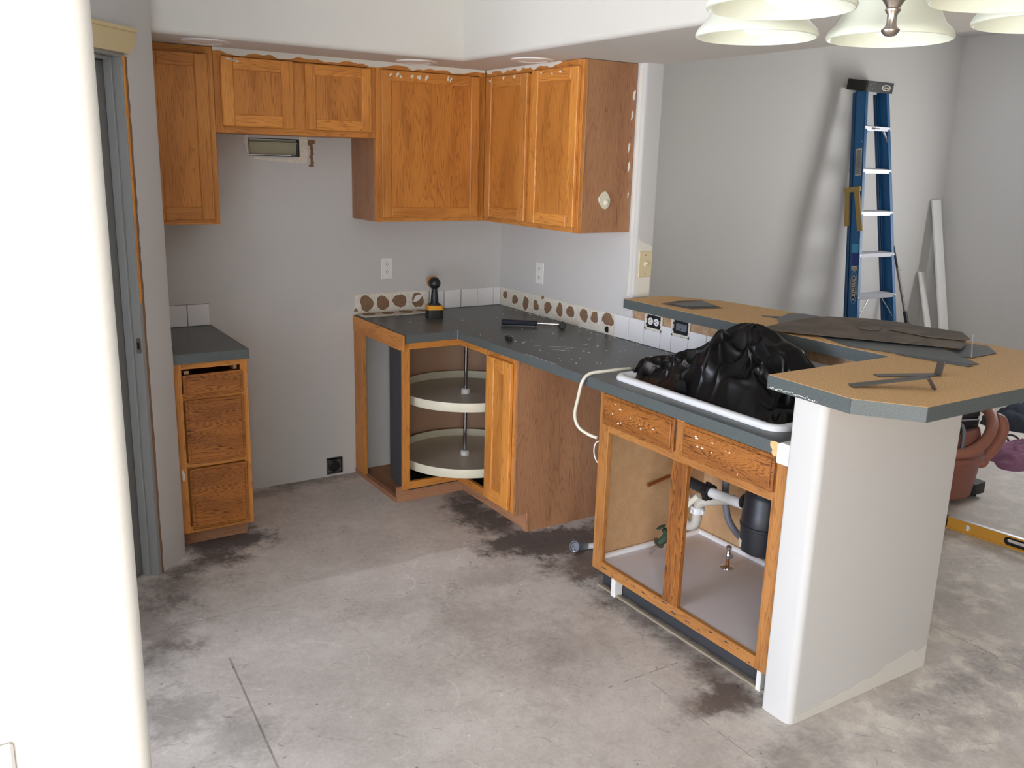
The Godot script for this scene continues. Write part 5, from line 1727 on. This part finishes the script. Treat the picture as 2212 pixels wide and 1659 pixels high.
func build_living() -> void:
	var g: Geo
	# folded stepladder leaning back on the wall, its own axes: x across, y along the rails, z out
	var t := thing("stepladder", "tall blue fibreglass stepladder with aluminium steps leaning on the living room wall", "ladder", V(118.8, 0, 19))
	var lean := 0.139
	var foot := V(118.7, 0, 19.6)
	var xf := Transform3D(Basis(Vector3.RIGHT, V(0, cos(lean), -sin(lean)), V(0, sin(lean), cos(lean))), foot)
	var hw := func(y: float) -> float: return 10.7 - y * 0.0612
	for s in [-1.0, 1.0]:
		g = geo(); g.xf = xf
		for r in [[-3.2, 0.0, 0.18, true], [-0.22, 0.0, 1.15, false], [-3.2, -2.98, 1.15, false]]:
			# web, front flange, rear flange of a channel rail
			var pts := []
			for y in [0.0, 90.4]:
				var x: float = hw.call(y)
				pts.append(V(s * x, y, r[0])); pts.append(V(s * (x - r[2]), y, r[0]))
				pts.append(V(s * x, y, r[1])); pts.append(V(s * (x - r[2]), y, r[1]))
			g.face([pts[0], pts[2], pts[6], pts[4]], V(s, 0, 0))
			g.face([pts[1], pts[3], pts[7], pts[5]], V(-s, 0, 0))
			g.face([pts[2], pts[3], pts[7], pts[6]], V(0, 0, 1))
			g.face([pts[0], pts[1], pts[5], pts[4]], V(0, 0, -1))
			g.face([pts[0], pts[1], pts[3], pts[2]], V(0, -1, 0))
			g.face([pts[4], pts[5], pts[7], pts[6]], V(0, 1, 0))
		part("side_rail", g, M.blue, t)
		g = geo(); g.xf = xf
		g.tube([V(s * (hw.call(2.0) - 0.4), 2.0, -4.2), V(s * (hw.call(90.0) - 0.7), 90.0, -4.0)], 0.75, 4)
		part("rear_rail", g, M.blue_dark, t)
		g = geo(); g.xf = xf
		var fx: float = hw.call(0.0)
		g.box(V(s * fx - 0.9, -0.6, -3.5), V(s * fx + 0.9, 1.2, 0.3), 0.15)
		part("foot_pad", g, M.black, t)
	for k in 7:
		var y := 9.6 + 11.78 * k
		var x: float = hw.call(y) - 0.15
		var tx := xf * Transform3D(Basis(), V(0, y, 0)) * Transform3D(Basis(Vector3.RIGHT, 0.24), Vector3.ZERO) * Transform3D(Basis(), V(0, -y, 0))
		g = geo(); g.xf = tx
		g.box(V(-x, y - 0.1, -3.0), V(x, y + 0.02, 0.15), 0.02, 0)
		g.box(V(-x, y - 1.15, 0.05), V(x, y + 0.05, 0.16), 0.03, 0)
		g.box(V(-x, y - 0.9, -3.05), V(x, y, -2.95), 0.02, 0)
		var st := part("step", g, M.step_alu, t)
		g = geo(); g.xf = tx
		for r in 6: g.box(V(-x + 0.2, y + 0.02, -2.8 + r * 0.48), V(x - 0.2, y + 0.09, -2.6 + r * 0.48), 0.02, 0)
		part("tread_ribs", g, M.step_alu, st)
		g = geo(); g.xf = xf
		for s in [-1.0, 1.0]: g.lathe([Vector2(0.28, 0), Vector2(0.2, 0.14), Vector2(0, 0.18)], V(s * (x - 0.1), y - 0.55, 0.05), V(0, 0, 1), 8)
		part("rivets", g, M.alu, st)
		if k == 6:
			g = geo(); g.xf = tx
			g.box(V(-2.6, y - 0.75, 0.16), V(-0.9, y - 0.25, 0.18), 0.0)
			g.box(V(-0.8, y - 0.6, 0.16), V(1.0, y - 0.35, 0.175), 0.0)
			part("print", g, M.black, st, "small black print")
		if k in [2, 6]:
			for s in [-1.0, 1.0]:
				g = geo(); g.xf = xf
				var drop := 6.5 if k == 2 else 3.4
				g.tube([V(s * x * 0.35 if k == 2 else s * (x - 2.2), y - 1.0, -0.6), V(s * (x + 0.35), y - 1.0 - drop, -0.6)], 0.14 if k == 2 else 0.3, 8)
				part("brace", g, M.chrome if k == 2 else M.alu, st)
	for y in [20.0, 44.0, 68.0]:
		g = geo(); g.xf = xf
		var x: float = hw.call(y) - 0.4
		g.box(V(-x, y, -4.8), V(x, y + 1.2, -4.4), 0.05, 0)
		part("rear_bar", g, M.steel, t)
	var cx := xf * Transform3D(Basis(), V(0, 91.0, 0)) * Transform3D(Basis(Vector3.RIGHT, 0.27), Vector3.ZERO) * Transform3D(Basis(), V(0, -91.0, 0))
	g = geo(); g.xf = cx
	g.prism(P2([-5.6, -6.0, 5.5, -6.0, 5.7, -5.4, 5.7, 0.9, -5.4, 0.9, -5.8, 0.5, -6.0, -5.4]), 1, 89.7, 92.6)
	var cap := part("top_cap", g, M.black, t)
	g = geo(); g.xf = cx
	for q in [[-4.4, 91.6], [-3.2, 92.0], [-2.3, 91.9], [-3.3, 90.5]]: g.lathe([Vector2(0.17, 0), Vector2(0.12, 0.06), Vector2(0, 0.08)], V(q[0], q[1], 0.9), V(0, 0, 1), 8)
	part("rivets", g, M.alu, cap)
	# maker's oval on the cap
	g = geo(); g.xf = cx
	var oval := func(ox: float, oy: float, rx: float, ry: float) -> PackedVector2Array:
		var o := PackedVector2Array()
		for k in 32: o.append(Vector2(ox + rx * cos(TAU * k / 32.0), oy + ry * sin(TAU * k / 32.0)))
		return o
	g.prism(oval.call(2.6, 91.1, 1.95, 0.82), 2, 0.9, 0.94)
	part("badge", g, M.label, cap, "white oval badge")
	g = geo(); g.xf = cx
	g.prism(oval.call(2.6, 91.1, 1.5, 0.56), 2, 0.94, 0.97)
	part("badge_centre", g, M.black, cap)
	lettering("WERNER", 0.5, cx * Transform3D(Basis(), V(2.6, 91.1, 0.985)), M.label, cap, 2.3)
	# stickers down the left rail (outer face looks to -x)
	var side := func(y: float, z: float) -> Transform3D:
		# x of local plate = along the rail (downwards), y = across it
		var p: Vector3 = xf * V(-hw.call(y) - 0.03, y, z)
		var dn: Vector3 = xf.basis * V(-0.0612, -1, 0).normalized()
		var ac: Vector3 = xf.basis * V(0, 0, 1)
		return Transform3D(Basis(dn, ac, dn.cross(ac)), p)
	var stick := func(y: float, z: float, L: float, w: float, m: Material, nm: String) -> MeshInstance3D:
		var q := geo()
		q.xf = side.call(y, z)
		q.box(V(-L / 2, -w / 2, -0.02), V(L / 2, w / 2, 0.02), 0.0)
		return part(nm, q, m, t)
	stick.call(70.6, -1.4, 7.4, 1.9, M.label, "warning_label")
	var st2: MeshInstance3D = stick.call(70.6, -1.4, 7.0, 1.7, mat(rgb(150, 152, 150), 0.6), "small_print")
	g = geo()
	g.xf = side.call(70.6, -1.4)
	for k in 11: g.box(V(-3.2 + k * 0.6, -0.7, 0.02), V(-3.05 + k * 0.6, 0.7 - (0.4 if k % 3 == 1 else 0.0), 0.035), 0.0)
	part("print_lines", g, M.greyhose, st2)
	stick.call(46.6, -1.4, 2.6, 2.2, mat(rgb(74, 150, 190), 0.5), "blue_sticker")
	stick.call(43.6, -1.4, 3.6, 2.2, mat(rgb(40, 52, 120), 0.5), "navy_sticker")
	stick.call(41.0, -1.4, 1.2, 1.9, M.label, "barcode")
	g = geo()
	g.xf = side.call(41.0, -1.4)
	for k in 9: g.box(V(-0.4, -0.8 + k * 0.19, 0.02), V(0.4, -0.72 + k * 0.19, 0.035), 0.0)
	part("barcode_bars", g, M.black, t)
	for q in [[4.7, 1.15, M.label, 0.03], [4.6, 1.06, M.blue, 0.045], [3.6, 0.72, M.label, 0.06], [3.3, 0.62, M.black, 0.075]]:
		g = geo()
		g.xf = side.call(35.6, -1.4)
		g.prism(oval.call(0, 0, q[0], q[1]), 2, 0.0, q[3])
		part("oval_logo", g, q[2], t)
	var lx: Transform3D = side.call(35.6, -1.4)
	lettering("WERNER", 0.85, lx * Transform3D(Basis(), V(0, 0, 0.1)), M.label, t, 5.0)
	# tan strap over that rail
	t = thing("tan_strap", "tan inverted U-shaped strap hooked over the ladder's left rail", "strap", V(112, 50, 9))
	var so: Vector3 = xf * V(-hw.call(63.0) - 0.5, 63.6, -2.6)
	g = geo(); g.xf = Transform3D(xf.basis, so)
	g.box(V(-0.5, -1.2, -2.6), V(0.4, 0.2, 2.6), 0.12)
	part("top_band", g, M.tan, t)
	g = geo(); g.xf = Transform3D(xf.basis * Basis(Vector3.RIGHT, 0.02), so)
	g.box(V(-0.45, -10.6, -2.4), V(0.1, -1.0, -0.9), 0.1)
	part("strap_leg", g, M.tan, t)
	g = geo(); g.xf = Transform3D(xf.basis * Basis(Vector3.RIGHT, -0.09), so)
	g.box(V(-0.45, -12.4, 0.6), V(0.15, -1.0, 2.2), 0.1)
	part("strap_leg", g, M.tan, t)
	# paint pole
	t = thing("paint_pole", "grey extension pole with a black grip leaning on the wall right of the ladder", "pole", V(143, 0, 14))
	var pt := V(144.2, 44.8, 0.7)
	var pb := V(142.6, 0.2, 17.6)
	var on := func(k: float) -> Vector3: return pt.lerp(pb, k)
	g = geo(); g.tube([on.call(0.0), on.call(0.17)], 0.35, 8)
	g.tube([on.call(0.165), on.call(0.165) + V(1.3, 0.1, 0.4)], 0.12, 6)
	part("tip", g, M.black, t)
	g = geo(); g.tube([on.call(0.15), on.call(1.0)], 0.42, 10)
	part("tube", g, M.grey_metal, t)
	g = geo(); g.tube([on.call(0.44), on.call(0.56)], 0.62, 10)
	part("grip", g, M.black, t)
	# trim boards
	g = geo()
	leaner(g, V(163.0, 58.8, 0.9), V(161.6, 0.3, 14.6), 2.1, 0.75)
	solo("trim_board", g, M.white_paint, "tall white trim board leaning near the room corner", "board", "white trim boards leaning on the wall")
	g = geo()
	leaner(g, V(160.2, 36.0, 0.9), V(155.6, 0.3, 14.4), 1.35, 0.6)
	solo("trim_board", g, M.white_paint, "short white trim board leaning left of the tall one", "board", "white trim boards leaning on the wall")
	# wet-dry vacuum
	var c := V(67.6, 0, 70.8)
	t = thing("shop_vacuum", "reddish wet-dry shop vacuum with a black motor head behind the peninsula", "vacuum cleaner", c)
	g = geo()
	g.lathe([Vector2(0, 1.2), Vector2(7.0, 1.2), Vector2(7.35, 1.6), Vector2(8.2, 8.6), Vector2(8.5, 8.9), Vector2(8.9, 9.4), Vector2(8.9, 10.4), Vector2(8.4, 10.9)], c, Vector3.UP, 40)
	part("tank", g, M.vac_red, t)
	g = geo()
	g.lathe([Vector2(8.5, 10.8), Vector2(8.6, 11.4), Vector2(7.9, 13.0), Vector2(7.2, 15.6), Vector2(6.9, 16.0), Vector2(0, 16.0)], c, Vector3.UP, 40)
	part("lid", g, M.vac_red, t)
	g = geo()
	g.prism(rrect(c.x - 6.3, c.z - 5.6, c.x + 5.6, c.z + 5.6, 2.4), 1, 15.6, 20.8)
	g.prism(rrect(c.x - 5.4, c.z - 4.6, c.x + 4.8, c.z + 4.6, 2.2), 1, 20.8, 22.0)
	part("motor_head", g, M.abs, t)
	g = geo()
	var bk := Transform3D(Basis(Vector3.UP, -1.035), c)
	g.xf = bk
	g.box(V(0.4, 12.2, 6.2), V(3.4, 16.2, 8.2), 0.4)
	g.box(V(0.2, 15.6, 5.8), V(3.6, 17.6, 7.6), 0.3)
	part("latch", g, M.black, t)
	g = geo(); g.xf = bk
	g.tube(curve([V(4.1, 11.6, 8.0), V(4.2, 14.6, 7.9), V(4.0, 17.0, 7.4), V(3.0, 17.9, 6.8), V(0.6, 18.0, 6.8)], 5), 0.35, 8)
	part("latch_bail", g, M.greyhose, t)
	g = geo()
	g.tube([c + V(-5, 18.6, 6.0), c + V(2.0, 18.0, 6.4), c + V(5.9, 18.6, 4.0)], 0.22, 8)
	part("carry_handle", g, M.greyhose, t)
	g = geo()
	for q in [[5.8, 4.6]]:
		g.prism(rrect(c.x + q[0] - 1.6, c.z + q[1] - 1.6, c.x + q[0] + 2.6, c.z + q[1] + 2.2, 0.6), 1, 1.0, 3.4)
		g.lathe([Vector2(0, -0.6), Vector2(1.1, -0.6), Vector2(1.15, 0.6), Vector2(0, 0.6)], V(c.x + q[0] + 0.9, 1.15, c.z + q[1] + 0.6), V(0.5, 0, 0.85), 16)
	part("caster", g, M.black, t)
	g = geo()
	g.prism(rrect(c.x + 7.2, c.z - 3.0, c.x + 10.0, c.z - 0.2, 0.6), 1, 1.0, 4.4)
	g.lathe([Vector2(0, -0.6), Vector2(1.1, -0.6), Vector2(1.15, 0.6), Vector2(0, 0.6)], V(c.x + 9.0, 1.15, c.z - 1.2), V(0.5, 0, 0.85), 16)
	part("caster", g, M.abs, t)
	t = thing("vacuum_hose", "thick rust-coloured vacuum hose coiled round the shop vacuum", "hose", c + V(0, 12, 0))
	g = geo()
	var hp := []
	for k in 15:
		var a: float = deg_to_rad(215.0 - k * 14.6)
		var r := 9.0 + 0.6 * smoothstep(8.0, 14.0, k)
		hp.append(c + V(r * cos(a), 12.0 + 7.2 * smoothstep(6.0, 14.0, k), r * sin(a)))
	g.tube(curve(hp, 4), 1.15, 14)
	part("hose_coil", g, M.vac_hose, t)
	g = geo()
	g.tube(curve([c + V(4.0, 6.6, -3.0), c + V(5.6, 7.8, 5.7), c + V(6.8, 8.7, 6.2), c + V(8.8, 10.9, 6.8), c + V(10.3, 13.1, 7.1), c + V(11.0, 15.0, 7.0), c + V(10.8, 16.7, 6.4), c + V(9.8, 17.2, 5.6)], 6), 1.15, 14)
	part("hose_loop", g, M.vac_hose, t)
	g = geo()
	g.tube([c + V(10.0, 17.1, 5.7), c + V(7.9, 16.5, 4.6)], 1.25, 14)
	part("hose_cuff", g, M.abs, t)
	# spirit level standing on its edge
	t = thing("spirit_level", "yellow box-beam spirit level standing on edge on the floor past the peninsula", "level", V(54, 0, 107))
	var la := V(52.6, 0, 83.4)
	var ld := V(1.7, 0, 14.2).normalized()
	var lf := Transform3D(Basis(ld, Vector3.UP, V(-ld.z, 0, ld.x)), la)
	var hole := rrect(11.2, 0.65, 16.0, 1.85, 0.6)
	g = geo(); g.xf = lf
	g.box(V(0.3, 0, -0.45), V(48, 0.3, 0.45), 0.03)
	g.box(V(0.3, 2.1, -0.45), V(48, 2.4, 0.45), 0.03)
	g.box(V(0.3, 0.3, -0.25), V(3.2, 2.1, 0.25), 0.0)
	g.holed(2, Vector2(3.2, 0.3), Vector2(5.2, 2.1), arcpoly(4.2, 1.2, 0.62), -0.25, 0.25)
	g.box(V(5.2, 0.3, -0.25), V(10.4, 2.1, 0.25), 0.0)
	g.holed(2, Vector2(10.4, 0.3), Vector2(16.8, 2.1), hole, -0.25, 0.25)
	g.box(V(16.8, 0.3, -0.25), V(48, 2.1, 0.25), 0.0)
	part("beam", g, M.level_yellow, t)
	g = geo(); g.xf = lf
	g.box(V(0, 0, -0.48), V(0.35, 2.4, 0.48), 0.06)
	part("end_cap", g, M.black, t)
	g = geo(); g.xf = lf
	g.box(V(0.4, 2.4, -0.42), V(48, 2.44, 0.42), 0.0)
	part("top_edge", g, M.alu, t, "bare metal top edge")
	g = geo(); g.xf = lf
	g.tube([V(4.2, 0.62, 0), V(4.2, 1.78, 0)], 0.3, 10)
	part("vial", g, M.white_plastic, t)
	g = geo(); g.xf = lf
	var outer := rrect(11.0, 0.45, 16.2, 2.05, 0.75)
	var inner := rrect(11.45, 0.85, 15.75, 1.65, 0.4)
	for i in outer.size():
		var j := (i + 1) % outer.size()
		for z in [-0.3, 0.3]:
			g.face([V(outer[i].x, outer[i].y, z), V(outer[j].x, outer[j].y, z), V(inner[j].x, inner[j].y, z), V(inner[i].x, inner[i].y, z)], V(0, 0, signf(z)))
		var nn := V(13.6 - inner[i].x, 1.25 - inner[i].y, 0).normalized()
		g.face([V(inner[i].x, inner[i].y, -0.3), V(inner[j].x, inner[j].y, -0.3), V(inner[j].x, inner[j].y, 0.3), V(inner[i].x, inner[i].y, 0.3)], nn)
	part("hand_grip", g, M.black, t)
	# cloths and cord
	cloth("dark_tarp", V(142, 0, 50), 12, 9, 6.0, 91, M.navy, "dark blue-grey cloth heap on the far living room floor", "cloth")
	cloth("plum_blanket", V(112, 0, 65.5), 14, 7.5, 2.6, 95, M.plum, "dusty plum blanket crumpled on the floor behind the vacuum", "blanket")
	g = geo()
	g.tube(curve([V(100, 0.25, 48), V(112, 0.25, 50), V(124, 0.25, 53.6), V(127.4, 0.25, 55.4), V(123.0, 0.25, 59.9), V(119.4, 0.25, 62.4), V(118.3, 0.25, 60.5), V(123.6, 0.25, 55.7), V(131.2, 0.25, 50.2)], 6), 0.2, 6)
	solo("power_cord", g, M.black, "thin black cord looping on the floor by the blanket", "cord")

func arcpoly(x: float, y: float, r: float) -> PackedVector2Array:
	var o := PackedVector2Array()
	for k in 20: o.append(Vector2(x + r * cos(TAU * k / 20.0), y + r * sin(TAU * k / 20.0)))
	return o
func leaner(g: Geo, a: Vector3, b: Vector3, hw: float, th: float) -> void:
	var dn := (b - a).normalized()
	var sx := (V(1, 0, 0) - dn * dn.x).normalized()
	g.xf = Transform3D(Basis(sx, dn, sx.cross(dn)), a)
	g.box(V(-hw, 0, -th / 2), V(hw, (b - a).length(), th / 2), 0.08)
func cloth(called: String, c: Vector3, rx: float, rz: float, h: float, seed_: int, m: Material, label: String, cat: String) -> void:
	var nz := FastNoiseLite.new()
	nz.seed = seed_; nz.frequency = 0.09; nz.fractal_octaves = 3
	var g := geo()
	g.surf(20, 64, func(u, v):
		var a: float = TAU * v
		var ca := cos(a)
		var sa := sin(a)
		var w := 1.0 + 0.25 * nz.get_noise_2d(ca * 9, sa * 9) + 0.12 * sin(a * 3 + seed_)
		var x: float = rx * w * u * ca
		var z: float = rz * w * u * sa
		var y := h * pow(maxf(0.0, 1.0 - u * u), 0.8) * (0.75 + 0.7 * nz.get_noise_2d(x + 50, z)) + (1.0 - absf(nz.get_noise_2d(x * 2.2, z * 1.4 + 90))) * 1.3 * (1.0 - pow(u, 6))
		return c + V(x, maxf(0.02, y) if u < 0.999 else 0.0, z))
	solo(called, g, m, label, cat)
func lettering(text: String, size: float, at: Transform3D, m: Material, parent: Node3D, width: float) -> void:
	var tm := TextMesh.new()
	tm.text = text
	var f := SystemFont.new()
	f.font_names = PackedStringArray(["Droid Sans"])
	f.font_weight = 700
	tm.font = f
	tm.font_size = 32
	tm.pixel_size = size * S / 24.0
	tm.depth = 0.02 * S
	var o := MeshInstance3D.new()
	o.name = "lettering"
	o.mesh = tm
	o.material_override = m
	parent.add_child(o, true)
	var b := at.basis
	var k: float = width * S / maxf(tm.get_aabb().size.x, 0.001)
	o.transform = Transform3D(Basis(b.x * k, b.y * k, b.z), (at.origin - origin[parent]) * S)

func build_chandelier() -> void:
	var c := V(-63.3, 0, 142.2)
	var rim := 75.4
	var t := thing("chandelier", "brushed nickel chandelier with five frosted bell glass shades hanging near the camera", "chandelier", V(c.x, 74, c.z))
	var g := geo()
	g.lathe([Vector2(0, -0.95), Vector2(0.3, -0.9), Vector2(0.47, -0.72), Vector2(0.5, -0.6), Vector2(0.32, -0.42), Vector2(0.26, -0.2), Vector2(0.27, 0.2), Vector2(0.4, 0.36), Vector2(0.42, 0.45), Vector2(0.36, 0.55), Vector2(0.5, 0.8), Vector2(0.75, 1.1), Vector2(0.95, 1.25), Vector2(1.0, 1.6), Vector2(0.85, 2.0), Vector2(0.6, 2.3), Vector2(0.4, 2.8)], V(c.x, 75.7, c.z), Vector3.UP, 28)
	part("finial", g, M.nickel, t)
	g = geo()
	g.lathe([Vector2(0.4, 0), Vector2(0.7, 0.6), Vector2(1.3, 2.2), Vector2(1.4, 3.0), Vector2(0.8, 4.4), Vector2(0.45, 6.5), Vector2(0.6, 9.0), Vector2(0.3, 10.0), Vector2(0.22, 12.0), Vector2(0.22, 19.0)], V(c.x, 78.4, c.z), Vector3.UP, 24)
	part("column", g, M.nickel, t)
	g = geo()
	g.tube([V(c.x, 97, c.z), V(c.x, 108.0, c.z)], 0.2, 8)
	g.lathe([Vector2(0.3, -1.4), Vector2(1.6, -1.0), Vector2(2.4, -0.2), Vector2(2.5, 0)], V(c.x, 108.5, c.z), Vector3.UP, 24)
	part("canopy", g, M.nickel, t)
	var spots := [V(-1.0, 0, -8.9), V(5.4, 0, -4.0), V(-8.1, 0, -0.7), V(5.8, 0, 5.4), V(-2.2, 0, 8.0)]
	for s in spots:
		var p: Vector3 = c + s
		g = geo()
		var d: Vector3 = s.normalized()
		g.tube(curve([V(c.x, 80.6, c.z) + d * 1.0, V(c.x, 79.2, c.z) + d * 3.0, V(c.x, 80.2, c.z) + d * 5.6, V(p.x, 83.6, p.z) - d * 0.9, V(p.x, 84.6, p.z) - d * 0.3, V(p.x, 83.2, p.z)], 6), 0.22, 10)
		part("arm", g, M.nickel, t)
		g = geo()
		g.lathe([Vector2(1.35, 0), Vector2(1.45, 0.25), Vector2(1.2, 0.9), Vector2(0.75, 1.3), Vector2(0.5, 2.2), Vector2(0.3, 2.3)], V(p.x, 81.0, p.z), Vector3.UP, 20)
		part("shade_holder", g, M.nickel, t)
		g = geo()
		g.lathe([Vector2(1.25, 5.7), Vector2(1.9, 5.5), Vector2(2.25, 4.9), Vector2(2.4, 4.0), Vector2(2.5, 2.8), Vector2(2.75, 1.75), Vector2(3.15, 0.95), Vector2(3.6, 0.5), Vector2(3.75, 0.2), Vector2(3.72, 0.04), Vector2(3.62, 0.0), Vector2(3.5, 0.2), Vector2(3.0, 0.75), Vector2(2.6, 1.6), Vector2(2.36, 2.7), Vector2(2.25, 4.0), Vector2(2.1, 4.8), Vector2(1.75, 5.3), Vector2(1.2, 5.45)], V(p.x, rim, p.z), Vector3.UP, 40)
		part("glass_shade", g, M.shade, t)
		g = geo()
		g.lathe([Vector2(0, 0), Vector2(0.5, 0.08), Vector2(0.9, 0.4), Vector2(1.12, 0.9), Vector2(1.15, 1.3), Vector2(0.95, 2.0), Vector2(0.65, 2.9), Vector2(0.55, 3.6), Vector2(0, 3.7)], V(p.x, rim + 0.15, p.z), Vector3.UP, 20)
		part("bulb", g, M.bulb, t)
		var l := OmniLight3D.new()
		l.name = "bulb_light"
		l.light_color = rgb(255, 244, 228)
		l.light_energy = 0.003
		l.light_size = 0.03
		l.omni_range = 14.0
		l.omni_attenuation = 2.0
		l.shadow_enabled = true
		t.add_child(l, true)
		l.position = (V(p.x, rim + 1.5, p.z) - origin[t]) * S
